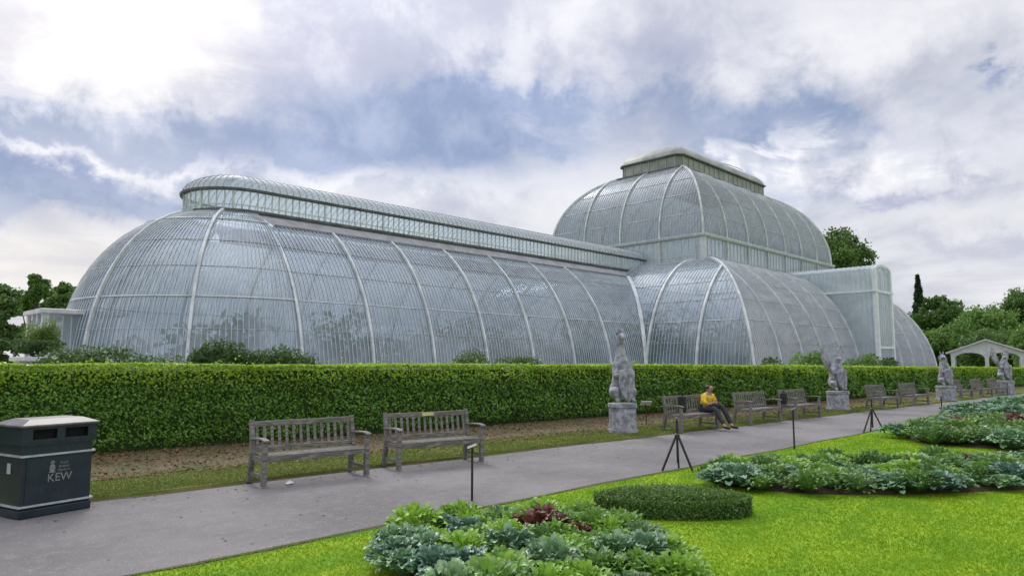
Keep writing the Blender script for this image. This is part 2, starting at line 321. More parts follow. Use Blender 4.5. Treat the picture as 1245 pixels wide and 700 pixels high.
class MB:
    def __init__(s): s.v = []; s.f = []; s.m = []
    def add(s, vs, fs, mi=0):
        b = len(s.v); s.v.extend([tuple(v) for v in vs]); s.f.extend([tuple(b + i for i in f) for f in fs]); s.m.extend([mi] * len(fs)); return s
    def box(s, lo, hi, mi=0, mx=None):
        x0, y0, z0 = lo; x1, y1, z1 = hi
        vs = [Vector(p) for p in ((x0, y0, z0), (x1, y0, z0), (x1, y1, z0), (x0, y1, z0), (x0, y0, z1), (x1, y0, z1), (x1, y1, z1), (x0, y1, z1))]
        if mx is not None: vs = [mx @ v for v in vs]
        return s.add(vs, [(0, 3, 2, 1), (4, 5, 6, 7), (0, 1, 5, 4), (1, 2, 6, 5), (2, 3, 7, 6), (3, 0, 4, 7)], mi)
    def bar(s, a, b, w, h=None, mi=0, up=(0, 0, 1)):
        a, b = Vector(a), Vector(b); d = (b - a); L = d.length; d.normalize(); u = Vector(up)
        if abs(d.dot(u)) > .98: u = Vector((1, 0, 0))
        sd_ = d.cross(u).normalized(); u = sd_.cross(d); h = h or w
        mx = Matrix((sd_, d, u)).transposed().to_4x4(); mx.translation = a
        return s.box((-w / 2, 0, -h / 2), (w / 2, L, h / 2), mi, mx)
    def sweep(s, pts, nrm, w, h, mi=0, lift=0.0):
        n = len(pts)
        if n < 2: return s
        vs = []
        for i in range(n):
            p = Vector(pts[i]); t = (Vector(pts[min(i + 1, n - 1)]) - Vector(pts[max(i - 1, 0)])).normalized()
            N = Vector(nrm[i]); N = (N - t * N.dot(t)).normalized(); S = t.cross(N)
            for a, b in ((-1, 0), (1, 0), (1, 1), (-1, 1)): vs.append(p + S * (a * w / 2) + N * (lift + b * h))
        fs = [(4 * i + j, 4 * i + (j + 1) % 4, 4 * i + 4 + (j + 1) % 4, 4 * i + 4 + j) for i in range(n - 1) for j in range(4)]
        fs += [(3, 2, 1, 0), tuple(4 * (n - 1) + j for j in range(4))]
        return s.add(vs, fs, mi)
    def tube(s, pts, rad, seg=10, mi=0, cap=True):
        n = len(pts); vs = []
        rad = rad if hasattr(rad, '__len__') else [rad] * n
        up = Vector((0, 0, 1)); prev = None
        for i in range(n):
            p = Vector(pts[i]); t = (Vector(pts[min(i + 1, n - 1)]) - Vector(pts[max(i - 1, 0)])).normalized()
            if prev is None:
                a = t.cross(up if abs(t.z) < .95 else Vector((1, 0, 0))).normalized()
            else: a = (prev - t * prev.dot(t)).normalized()
            prev = a; b = t.cross(a)
            for k in range(seg):
                q = 2 * math.pi * k / seg; vs.append(p + (a * math.cos(q) + b * math.sin(q)) * rad[i])
        fs = [(seg * i + k, seg * i + (k + 1) % seg, seg * (i + 1) + (k + 1) % seg, seg * (i + 1) + k) for i in range(n - 1) for k in range(seg)]
        if cap: fs += [tuple(range(seg - 1, -1, -1)), tuple(seg * (n - 1) + k for k in range(seg))]
        return s.add(vs, fs, mi)
    def prism(s, poly, z0, z1, mi=0):
        n = len(poly); vs = [(x, y, z0) for x, y in poly] + [(x, y, z1) for x, y in poly]
        fs = [(i, (i + 1) % n, n + (i + 1) % n, n + i) for i in range(n)] + [tuple(range(n - 1, -1, -1)), tuple(range(n, 2 * n))]
        return s.add(vs, fs, mi)
    def lathe(s, prof, c=(0, 0, 0), seg=20, mi=0):
        vs = []; n = len(prof)
        for r, z in prof:
            for k in range(seg):
                q = 2 * math.pi * k / seg; vs.append((c[0] + r * math.cos(q), c[1] + r * math.sin(q), c[2] + z))
        fs = [(seg * i + k, seg * i + (k + 1) % seg, seg * (i + 1) + (k + 1) % seg, seg * (i + 1) + k) for i in range(n - 1) for k in range(seg)]
        fs += [tuple(range(seg - 1, -1, -1)), tuple(seg * (n - 1) + k for k in range(seg))]
        return s.add(vs, fs, mi)
    def build(s, name, mats, parent=None, smooth=False, bevel=0):
        o = mesh_obj(name, s.v, s.f, mats, s.m, parent, smooth)
        if bevel:
            b = o.modifiers.new('b', 'BEVEL'); b.width = bevel; b.segments = 2; b.limit_method = 'ANGLE'; b.angle_limit = R(40)
        return o
def copy_thing(o, loc, rz, label=None, scale=None):
    def rec(x, parent):
        c = x.copy(); COL.objects.link(c)
        if parent is not None: c.parent = parent
        for ch in x.children: rec(ch, c)
        return c
    r = rec(o, None); r.location = loc; r.rotation_euler = (0, 0, rz)
    if label: r['label'] = label
    if scale: r.scale = (scale,) * 3
    return r

# ------------------------------------------------------------------ ground
def sheet(name, poly, z, m, kind='structure', res=None):
    o = mesh_obj(name, [(x, y, z) for x, y in poly], [tuple(range(len(poly)))], m)
    tag(o, kind=kind); return o
def farY(x): return 10.08 - 0.055 * x
def nearY(x): return 6.32 - 0.012 * x
sheet('lawn', [(-2500, -2500), (2500, -2500), (2500, 2500), (-2500, 2500)], 0, M['lawn'])
xs = [-30, -10, 0, 3, 6, 10, 15, 20, 30, 45, 60, 90, 140]
path = [(x, nearY(x) + (0.03 * math.sin(x * 1.7))) for x in xs] + [(x, farY(x) + .03 * math.sin(x * 1.3)) for x in reversed(xs)]
sheet('path', path, 0.004, M['asphalt'])
# raised verge beyond the path: turf strip, then leaf-strewn soil below the hedge
def strip(name, xs, f0, f1, z0, z1, m):
    mb = MB(); n = len(xs)
    vs = []
    for x in xs:
        a, b = f0(x), f1(x); vs += [(x, a, z0), (x, a + .03, z1), (x, b, z1), (x, b + .001, z0)]
    fs = []
    for i in range(n - 1):
        for j in range(3): fs.append((4 * i + j, 4 * i + 4 + j, 4 * i + 5 + j, 4 * i + 1 + j))
    mb.add(vs, fs); o = mb.build(name, m); tag(o, kind='structure'); return o
def hedgeY(x): return 14.75 - 0.092 * x
xs2 = list(np.arange(-30, 100, .8))
def vY(x): return farY(x) + 1.55
def wob(x, s): return .07 * math.sin(x * 1.1 + s) + .05 * math.sin(x * 2.9 + s * 2) + .03 * math.sin(x * 6.3 + s)
strip('verge', xs2, lambda x: farY(x) + .04 * math.sin(x * 1.3) + .02 * math.sin(5 * x), lambda x: vY(x) + wob(x, 1) * 2, 0, .045, M['verge'])
strip('hedge_border', xs2, lambda x: vY(x) + wob(x, 1) * 2 - .012, lambda x: hedgeY(x) + 2.4, 0, .052, M['litter_soil'])
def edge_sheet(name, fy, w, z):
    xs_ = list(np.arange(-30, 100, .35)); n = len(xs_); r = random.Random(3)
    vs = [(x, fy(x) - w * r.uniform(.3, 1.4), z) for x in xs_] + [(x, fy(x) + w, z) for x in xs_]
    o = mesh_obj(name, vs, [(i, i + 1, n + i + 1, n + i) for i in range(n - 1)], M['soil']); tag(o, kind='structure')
edge_sheet('verge_edge_shade', lambda x: farY(x) + .04 * math.sin(x * 1.3) - .01, .055, .009)  # dark strip painting the shade at the turf edge, in the bed soil material
edge_sheet('lawn_edge', lambda x: nearY(x) + .03 * math.sin(x * 1.7), .03, .008)  # the same painted edge shade on the lawn side
strip('terrace', [-30, 40, 100], lambda x: hedgeY(x) + 2.45, lambda x: 60 + 0 * x, 0, .03, M['paving'])

# ------------------------------------------------------------------ the glasshouse
GH = empty('glasshouse', (64.07, 36.42, 0), 0, 'long Victorian glasshouse of curved glass and white iron ribs with a raised central dome', 'glasshouse')
OFF = Vector((64.07, 36.42, 0))
YW, YAX, X0, XC, XM = 28.9, 36.42, 16.1, 43.07, 64.07
AW, HW = 7.52, 9.45        # wing vault
AC, HC = 7.9, 9.85         # central aisle vault
YC = 20.76
DG, ZG = 4.32, 8.45
DL, ZL, ZE = 5.0, 9.17, 10.26
DK = 7.6
ZK0, ZK1 = 9.84, 11.9
AU, HU, EU = 7.9, 7.85, 2.12
def tau_z(H, z, e=2.0): return math.asin(min(1, max(0, z / H) ** (e / 2)))
def tau_d(a, d, e=2.0): return math.acos(max(0, min(1, max(0, 1 - d / a) ** (e / 2))))
def glob(mb_pts): return mb_pts
MIRR = [(mx, my) for mx in (0, 1) for my in (0, 1)]
def mir(p, mx, my):
    x, y, z = p
    return Vector((2 * XM - x if mx else x, 2 * YAX - y if my else y, z)) - OFF
def panel_build(name, cols, purl, rib_cols, mx, my, gm='glass', bw=0.024, zrow=None):
    """cols: list of (points, normals) polylines bottom->top, same count."""
    mb = MB(); n = len(cols[0][0]); vs = []; k = len(cols)
    for pts, _ in cols: vs += [mir(p, mx, my) for p in pts]
    mb.add(vs, [(i * n + j, (i + 1) * n + j, (i + 1) * n + j + 1, i * n + j + 1) for i in range(k - 1) for j in range(n - 1)], 0)
    for i in range(1, k - 1):
        pts, nr = cols[i]
        if (Vector(pts[0]) - Vector(pts[-1])).length < .15: continue
        P = [mir(p, mx, my) for p in pts]; N = [Vector((-q[0] if mx else q[0], -q[1] if my else q[1], q[2])) for q in nr]
        mb.sweep(P, N, bw, 0.035, 1)
    for pl in purl:
        pts, nr, w = pl
        if len(pts) < 2: continue
        P = [mir(p, mx, my) for p in pts]; N = [Vector((-q[0] if mx else q[0], -q[1] if my else q[1], q[2])) for q in nr]
        mb.sweep(P, N, w, 0.03 if w < .06 else .06, 1, lift=.004)
    return mb.build(name, [M[gm], M['iron_bar']], GH, smooth=True)
def rib_build(name, pts, nr, mx, my, w=.12, h=.16, m='rib'):
    P = [mir(p, mx, my) for p in pts]; N = [Vector((-q[0] if mx else q[0], -q[1] if my else q[1], q[2])) for q in nr]
    mb = MB(); mb.sweep(P, N, w, h, 0, lift=-.03)
    return mb.build(name, M[m], GH)
NT_ = 14
def ell(a, H, t, e=2.0):  # d,z, outward normal comps
    ct, st_ = max(0, math.cos(t)), max(0, math.sin(t))
    d = a * (1 - ct ** (2 / e)); z = H * st_ ** (2 / e)
    nd, nz = -(ct ** (2 - 2 / e)) / a, (st_ ** (2 - 2 / e)) / H; L = math.hypot(nd, nz)
    return d, z, nd / L, nz / L
def column(base, inw, a, H, t0, t1, zoff=0, n=NT_, e=2.0):
    """base: (x,y) on wall foot; inw: unit inward dir"""
    pts = []; nr = []
    for i in range(n + 1):
        t = t0 + (t1 - t0) * i / n; d, z, nd, nz = ell(a, H, t, e)
        pts.append((base[0] + inw[0] * d, base[1] + inw[1] * d, z + zoff)); nr.append((inw[0] * nd, inw[1] * nd, nz))
    return pts, nr
TG = tau_z(HW, ZG); TL = tau_z(HW, ZL)
ZP = [1.6, 3.1, 5.9, 7.2]
# wings: straight bays
def wing_t0(x):
    if x <= XC: return 0.0
    tc = tau_d(AC, x - XC); z = HC * math.sin(tc); return tau_z(HW, z)
XV = XC + ell(AC, HC, tau_z(HC, ZG))[0]   # where the valley meets the gutter
for mx, my in MIRR:
    for k in range(7):
        a, b = X0 + 3.81 * k, X0 + 3.81 * (k + 1)
        if k == 6: b = XV
        nb = 17 if k < 6 else 33
        cs = [column((a + (b - a) * i / nb, YW), (0, 1), AW, HW, wing_t0(a + (b - a) * i / nb), max(TG, wing_t0(a + (b - a) * i / nb))) for i in range(nb + 1)]
        pl = []
        for z, w in [(q, .012) for q in ZP] + [(4.5, .045)]:
            d, zz, nd, nz = ell(AW, HW, tau_z(HW, z)); bb = b
            if k == 6: bb = XC + ell(AC, HC, tau_z(HC, z))[0]
            if bb > a: pl.append(([(a, YW + d, zz), (bb, YW + d, zz)], [(0, nd, nz)] * 2, w))
        panel_build('glass_panel', cs, pl, None, mx, my)
        pts, nr = column((a, YW), (0, 1), AW, HW, 0, TG if k else TL)
        rib_build('rib', pts, nr, mx, my)
    # valley rib between wing and centre
    pts = []; nr = []
    for i in range(15):
        z = ZG * i / 14; dc, _, c1, c2 = ell(AC, HC, tau_z(HC, z)); dw, _, w1, w2 = ell(AW, HW, tau_z(HW, z))
        pts.append((XC + dc - .05, YW + dw - .05, z)); nr.append((c1, w1, (c2 + w2) / 2))
    rib_build('valley_rib', pts, nr, mx, my, .26, .16)
# apses
for mx in (0, 1):
    def ape(q): e = 2 + .42 * math.sin(q) ** .7 if math.sin(q) > 0 else 2.0; return e, ZL / (1 - (1 - DL / AW) ** e) ** (1 / e)
    def apcol(ph):
        q = R(ph); e, H = ape(q); t1 = tau_z(H, ZL, e); pts = []; nr = []
        for i in range(NT_ + 1):
            d, z, nd, nz = ell(AW, H, t1 * i / NT_, e); r = AW - d
            pts.append((X0 - r * math.sin(q) * (1 + .03 * math.sin(q)), YAX - r * math.cos(q), z)); nr.append((math.sin(q) * nd, math.cos(q) * nd, nz))
        return pts, nr
    for k in range(5):
        cs = [apcol(36 * k + 36 * i / 20) for i in range(21)]
        pl = []
        for z, w in [(q, .014) for q in ZP] + [(4.5, .06), (8.45, .07), (8.8, .035)]:
            P = []; N = []
            for i in range(9):
                q = R(36 * k + 36 * i / 8); e, H = ape(q); d, zz, nd, nz = ell(AW, H, tau_z(H, z, e), e); r = AW - d
                P.append((X0 - r * math.sin(q) * (1 + .03 * math.sin(q)), YAX - r * math.cos(q), zz)); N.append((math.sin(q) * nd, math.cos(q) * nd, nz))
            pl.append((P, N, w))
        panel_build('glass_panel', cs, pl, None, mx, 0)
        if k: pts, nr = apcol(36 * k); rib_build('rib', pts, nr, mx, 0)

def capsule(r, x1, zs=None, seg=4):
    """open plan line at offset r from the wing axis: near side -> round the apse -> far side"""
    pts = [(x1, YAX - r)]
    xx = X0 + 3.81 * int((x1 - X0) / 3.81)
    while xx > X0 + .1: 
        if xx < x1 - .1: pts.append((xx, YAX - r))
        xx -= 3.81
    for i in range(5 * seg + 1):
        q = R(180 * i / (5 * seg)); pts.append((X0 - r * math.sin(q), YAX - r * math.cos(q)))
    return pts + [(x, 2 * YAX - y) for x, y in reversed(pts[:-(5 * seg + 1)])]
RL = AW - DL  # lantern half width
def loft(name, prof, x1, m, mx, seg=4, smooth=False, mats=None, closed_top=False):
    mb = MB(); rows = [capsule(r, x1, seg=seg) for r, z in prof]; n = len(rows[0])
    vs = [mir((x, y, prof[i][1]), mx, 0) for i in range(len(prof)) for x, y in rows[i]]
    mb.add(vs, [(i * n + j, i * n + j + 1, (i + 1) * n + j + 1, (i + 1) * n + j) for i in range(len(prof) - 1) for j in range(n - 1)])
    return mb.build(name, m, GH, smooth)
XLN = XC + DK - .05
for mx in (0, 1):
    # gutter boards along the straight sides
    for my in (0, 1):
        mb = MB()
        a, b = X0 + .6, XV + .5
        def q4(pts, mi=0): mb.add([mir(p, mx, my) for p in pts], [(0, 1, 2, 3)], mi)
        q4([(a, YW + DG, ZG + .02), (b, YW + DG, ZG + .02), (b + 3, YW + DL, ZL - .03), (a - .6, YW + DL, ZL - .03)], 0)
        mb.sweep([mir((a, YW + DG, ZG), mx, my), mir((b, YW + DG, ZG), mx, my)], [Vector((0, 1 if my else -1, .7))] * 2, .13, .14, 1)
        mb.build('gutter', [M['iron_grey'], M['iron_dark']], GH)
    # clerestory lantern along the ridge
    loft('lantern_sill', [(RL + .10, ZL - .08), (RL + .16, ZL - .02), (RL + .16, ZL + .10), (RL + .04, ZL + .12)], XLN, M['iron_dark'], mx)
    LW = loft('lantern_window', [(RL, ZL), (RL, ZE - .05)], XLN, M['glass_pale'], mx)
    mb = MB(); pl = capsule(RL + .01, XLN, seg=4)
    for i in range(len(pl) - 1):
        p, q = Vector((*pl[i], 0)), Vector((*pl[i + 1], 0)); L = (q - p).length; nn = max(1, round(L / .38)); 
        if L < .01: continue
        dr = (q - p) / L; out = Vector((-dr.y, dr.x, 0)); 
        if out.dot(p - Vector((max(X0, min(p.x, XLN)), YAX, 0))) < 0: out = -out
        for j in range(nn):
            c = p + dr * (L * j / nn); big = (j == 0 and (L > 1 or i % 4 == 1))
            w = .07 if not big else .15
            P = [mir((c.x, c.y, ZL + .1), mx, 0), mir((c.x, c.y, ZE), mx, 0)]
            o2 = Vector((-out.x if mx else out.x, out.y, 0))
            mb.sweep(P, [o2] * 2, w * .7, .05 if not big else .09, 0)
    mb.build('lantern_mullion', M['iron'], LW)
    loft('lantern_rail', [(RL + .02, ZL + .30), (RL + .045, ZL + .30), (RL + .045, ZL + .35), (RL + .02, ZL + .35)], XLN, M['iron'], mx)
    loft('lantern_eave', [(RL, ZE - .06), (RL + .22, ZE - .04), (RL + .24, ZE + .06), (RL + .1, ZE + .10)], XLN, M['iron_dark'], mx)
    rp = [((RL + .12) * math.cos(t), ZE + .06 + 1.08 * math.sin(t)) for t in [math.pi / 2 * i / 8 for i in range(9)]]
    rp[-1] = (0.02, rp[-1][1])
    LRF = loft('lantern_roof', rp, XLN + 1.0, M['glass_roof'], mx, smooth=True)
    mb = MB(); x = X0
    while x < XLN:
        P = []; N = []
        for i in range(-8, 9):
            t = math.pi / 2 * i / 8; r = (RL + .12) * math.sin(t); P.append(mir((x, YAX + r, ZE + .06 + 1.08 * math.cos(t)), mx, 0)); N.append(Vector((0, math.sin(t), math.cos(t))))
        mb.sweep(P, N, .035, .03, 0); x += .38
    for i in range(1, 24):
        q = R(180 * i / 24); P = []; N = []
        for j in range(9):
            t = math.pi / 2 * j / 8; r = (RL + .12) * math.cos(t); P.append(mir((X0 - r * math.sin(q), YAX - r * math.cos(q), ZE + .06 + 1.08 * math.sin(t)), mx, 0))
            N.append(Vector(((1 if mx else -1) * math.sin(q) * math.cos(t), -math.cos(q) * math.cos(t), math.sin(t) + .01)))
        mb.sweep(P, N, .03, .03, 0)
    mb.build('roof_bar', M['iron_grey'], LRF)

# centre: lower aisle vault, jack bars running up to the corner hips
TK = tau_d(AC, DK)
def lowcol_long(x, t_end=TK):
    lim = min(DK, x - XC, 2 * XM - XC - x); return column((x, YC), (0, 1), AC, HC, 0, tau_d(AC, max(lim, 0.0)))
def lowcol_short(y):
    lim = min(DK, y - YC); t1 = tau_d(AC, max(lim, 0.0)); t0 = 0.0
    if y > YW:
        dw = y - YW; z = HW * math.sin(tau_d(AW, min(dw, DG))); t0 = tau_z(HC, z if dw < DG else ZG + (dw - DG) * .9)
    return column((XC, y), (1, 0), AC, HC, min(t0, t1), t1)
long_x = [XC, 47.2] + [47.2 + (2 * (XM - 47.2)) / 9 * i for i in range(1, 10)] + [2 * XM - XC]
ZPC = [1.5, 3.0, 6.0, 7.4, 8.6]
for my in (0, 1):
    for i in range(len(long_x) - 1):
        a, b = long_x[i], long_x[i + 1]; nb = 15
        cs = [lowcol_long(a + (b - a) * j / nb) for j in range(nb + 1)]
        pl = []
        for z, w in [(q, .012) for q in ZPC] + [(4.5, .04)]:
            d, zz, nd, nz = ell(AC, HC, tau_z(HC, z)); aa = max(a, XC + d); bb = min(b, 2 * XM - XC - d)
            if bb > aa + .05: pl.append(([(aa, YC + d, zz), (bb, YC + d, zz)], [(0, nd, nz)] * 2, w))
        panel_build('glass_panel', cs, pl, None, 0, my, 'glass_hazy')
        if i: pts, nr = lowcol_long(a); rib_build('rib', pts, nr, 0, my)
    for mx in (0, 1):
        ys = [YC, 24.9, YW, YW + DG, YAX]
        for i in range(4):
            a, b = ys[i], ys[i + 1]; nb = 15
            cs = [lowcol_short(a + (b - a) * j / nb) for j in range(nb + 1)]
            pl = []
            for z, w in [(q, .012) for q in ZPC] + [(4.5, .04)]:
                d, zz, nd, nz = ell(AC, HC, tau_z(HC, z)); aa = max(a, YC + d)
                yl = YW + (ell(AW, HW, tau_z(HW, z))[0] if z < ZG else 5); bb = min(b, yl)
                if bb > aa + .05: pl.append(([(XC + d, aa, zz), (XC + d, bb, zz)], [(nd, 0, nz)] * 2, w))
            panel_build('glass_panel', cs, pl, None, mx, my)
            if i in (1, 2): pts, nr = lowcol_short(a); rib_build('rib', pts, nr, mx, my, .17)
        # corner hip
        pts = []; nr = []
        for i in range(19):
            d, z, nd, nz = ell(AC, HC, TK * i / 18); pts.append((XC + d, YC + d, z)); nr.append((nd * .7, nd * .7, nz))
        rib_build('hip_rib', pts, nr, mx, my, .15, .17)
# centre clerestory
KX, KY = XC + DK, YC + DK; KX1, KY1 = 2 * XM - KX, 2 * YAX - KY
def ring(o, x0=KX, y0=KY, x1=KX1, y1=KY1): return [(x0 - o, y0 - o), (x1 + o, y0 - o), (x1 + o, y1 + o), (x0 - o, y1 + o)]
def ringloft(name, prof, m, smooth=False, base=None):
    mb = MB(); base = base or (KX, KY, KX1, KY1); vs = []
    for o, z in prof: vs += [Vector((x, y, z)) - OFF for x, y in ring(o, *base)]
    mb.add(vs, [(4 * i + j, 4 * i + (j + 1) % 4, 4 * i + 4 + (j + 1) % 4, 4 * i + 4 + j) for i in range(len(prof) - 1) for j in range(4)])
    return mb.build(name, m, GH, smooth)
ringloft('clerestory_sill', [(.05, ZK0 - .15), (.22, ZK0 - .08), (.22, ZK0 + .06), (.03, ZK0 + .10)], M['iron_grey'])
CW = ringloft('clerestory_window', [(0, ZK0 + .05), (0, ZK1 - .05)], M['glass_teal'])
ringloft('cornice', [(.0, ZK1 - .22), (.30, ZK1 - .16), (.36, ZK1 - .02), (.36, ZK1 + .07), (.0, ZK1 + .12)], M['iron'])
mb = MB()
def along(p, q, step, fn):
    p, q = Vector(p), Vector(q); L = (q - p).length; n = max(1, round(L / step))
    for i in range(n + 1): fn(p.lerp(q, i / n), i, n)
cr = [Vector((x, y, 0)) - OFF for x, y in ring(0)]
for s_ in range(4):
    p, q = cr[s_], cr[(s_ + 1) % 4]; dr = (q - p).normalized(); out = Vector((dr.y, -dr.x, 0))
    nbay = 7 if s_ % 2 == 0 else 4
    def mull(c, i, n):
        big = (i % 6 == 0); w = .20 if big else .05
        mb.sweep([c + Vector((0, 0, ZK0 + .1)), c + Vector((0, 0, ZK1 - .18))], [out] * 2, w, .16 if big else .05, 0)
    along(p, q, (q - p).length / (nbay * 6), mull)
    mb.sweep([p + Vector((0, 0, ZK0 + .45)), q + Vector((0, 0, ZK0 + .45))], [out] * 2, .05, .055, 0)
mb.build('clerestory_mullion', M['iron'], CW)
for c in cr:
    mb = MB(); mb.box((c.x - .22, c.y - .22, ZK0 - .05), (c.x + .22, c.y + .22, ZK1 - .2)); mb.build('corner_post', M['iron'], GH, bevel=.03)
# upper dome
DU = 4.75; TU = tau_d(AU, DU, EU)
nlong, nshort = 7, 4
def upcol(base, inw, lim): return column(base, inw, AU, HU, 0, tau_d(AU, max(0, min(DU, lim)), EU), ZK1 + .1, 12, EU)
ZPU = [1.8, 3.6, 5.2, 6.5]
for my in (0, 1):
    for i in range(nlong):
        a = KX + (KX1 - KX) * i / nlong; b = KX + (KX1 - KX) * (i + 1) / nlong; nb = 15
        cs = [upcol((x, KY), (0, 1), min(x - KX, KX1 - x)) for x in [a + (b - a) * j / nb for j in range(nb + 1)]]
        pl = []
        for z in ZPU:
            d, zz, nd, nz = ell(AU, HU, tau_z(HU, z, EU), EU); aa = max(a, KX + d); bb = min(b, KX1 - d)
            if bb > aa + .05: pl.append(([(aa, KY + d, zz + ZK1 + .1), (bb, KY + d, zz + ZK1 + .1)], [(0, nd, nz)] * 2, .035))
        panel_build('dome_panel', cs, pl, None, 0, my, 'glass_dome')
        if i: pts, nr = upcol((a, KY), (0, 1), min(a - KX, KX1 - a)); rib_build('dome_rib', pts, nr, 0, my)
for mx in (0, 1):
    for i in range(nshort):
        a = KY + (KY1 - KY) * i / nshort; b = KY + (KY1 - KY) * (i + 1) / nshort; nb = 15
        cs = [upcol((KX, y), (1, 0), min(y - KY, KY1 - y)) for y in [a + (b - a) * j / nb for j in range(nb + 1)]]
        pl = []
        for z in ZPU:
            d, zz, nd, nz = ell(AU, HU, tau_z(HU, z, EU), EU); aa = max(a, KY + d); bb = min(b, KY1 - d)
            if bb > aa + .05: pl.append(([(KX + d, aa, zz + ZK1 + .1), (KX + d, bb, zz + ZK1 + .1)], [(nd, 0, nz)] * 2, .035))
        panel_build('dome_panel', cs, pl, None, mx, 0, 'glass_dome')
        if i: pts, nr = upcol((KX, a), (1, 0), min(a - KY, KY1 - a)); rib_build('dome_rib', pts, nr, mx, 0)
    for my in (0, 1):
        pts = []; nr = []
        for i in range(15):
            d, z, nd, nz = ell(AU, HU, TU * i / 14, EU); pts.append((KX + d, KY + d, z + ZK1 + .1)); nr.append((nd * .7, nd * .7, nz))
        rib_build('dome_hip_rib', pts, nr, mx, my, .13, .17)
# top lantern
TX, TY = KX + DU, KY + DU; TX1, TY1 = 2 * XM - TX, 2 * YAX - TY; ZT = ZK1 + .1 + ell(AU, HU, TU, EU)[1]
tb = (TX, TY, TX1, TY1)
ringloft('top_lantern_base', [(.30, ZT - .12), (.30, ZT + .06), (.05, ZT + .10)], M['iron_dark'], base=tb)
ch = .55
def chring(o): 
    x0, y0, x1, y1 = TX - o, TY - o, TX1 + o, TY1 + o
    return [(x0 + ch, y0), (x1 - ch, y0), (x1, y0 + ch), (x1, y1 - ch), (x1 - ch, y1), (x0 + ch, y1), (x0, y1 - ch), (x0, y0 + ch)]
def chloft(name, prof, m, smooth=False, top=False):
    mb = MB(); vs = []
    for o, z in prof: vs += [Vector((x, y, z)) - OFF for x, y in chring(o)]
    fs = [(8 * i + j, 8 * i + (j + 1) % 8, 8 * i + 8 + (j + 1) % 8, 8 * i + 8 + j) for i in range(len(prof) - 1) for j in range(8)]
    if top: fs.append(tuple(8 * (len(prof) - 1) + j for j in range(8)))
    mb.add(vs, fs); return mb.build(name, m, GH, smooth)
ZTE = ZT + 1.2
TLW = chloft('top_lantern_wall', [(0, ZT), (0, ZTE)], M['olive'])
chloft('top_lantern_eave', [(0, ZTE - .12), (.22, ZTE - .06), (.24, ZTE + .05), (.05, ZTE + .08)], M['iron_dark'])
chloft('top_lantern_roof', [(.12 - 3.0 * (1 - math.cos(t)), ZTE + .04 + 1.55 * math.sin(t)) for t in [math.pi / 2 * i / 7 for i in range(8)]], M['olive'], True, True)
mb = MB(); cc = [Vector((x, y, 0)) - OFF for x, y in chring(0.01)]
for i in range(8):
    p, q = cc[i], cc[(i + 1) % 8]; dr = (q - p).normalized(); out = Vector((dr.y, -dr.x, 0))
    along(p, q, .95, lambda c, i_, n_: mb.sweep([c + Vector((0, 0, ZT)), c + Vector((0, 0, ZTE - .1))], [out] * 2, .08, .06, 0))
mb.build('louvre_frame', M['iron_grey'], TLW)
# maintenance rails and ladder hoops over the dome
def railarc(x, y0, y1, z, h):
    mb = MB(); P = [Vector((x, y0 + (y1 - y0) * i / 12, z + h * math.sin(math.pi * i / 12))) - OFF for i in range(13)]
    mb.tube(P, .035, 6); return mb
mb = railarc(66.2, TY - .3, TY1 + .2, ZTE + .7, 1.3)
m2 = railarc(67.0, TY - .3, TY1 + .2, ZTE + .7, 1.3); mb.add(m2.v, m2.f)
for i in range(1, 12):
    y = TY - .3 + (TY1 - TY + .5) * i / 12; z = ZTE + .7 + 1.3 * math.sin(math.pi * i / 12)
    mb.bar(Vector((66.2, y, z)) - OFF, Vector((67.0, y, z)) - OFF, .03)
mb.build('roof_ladder', M['iron'], GH)
# stone plinth round the foot of the walls
mb = MB()
def plinth_line(P):
    for i in range(len(P) - 1):
        mb.bar(P[i], P[i + 1], .35, .5)
for mx, my in MIRR:
    Pl = [mir((XC - .05, YW - .1, .25), mx, my), mir((X0, YW - .1, .25), mx, my)]
    Pl += [mir((X0 - (AW + .1) * math.sin(R(a)), YAX - (AW + .1) * math.cos(R(a)), .25), mx, my) for a in range(9, 91, 9)]
    plinth_line(Pl)
    plinth_line([mir((XC - .1, YW, .25), mx, my), mir((XC - .1, YC - .1, .25), mx, my), mir((XM, YC - .1, .25), mx, my)])
mb.build('plinth', M['plinth'], GH)
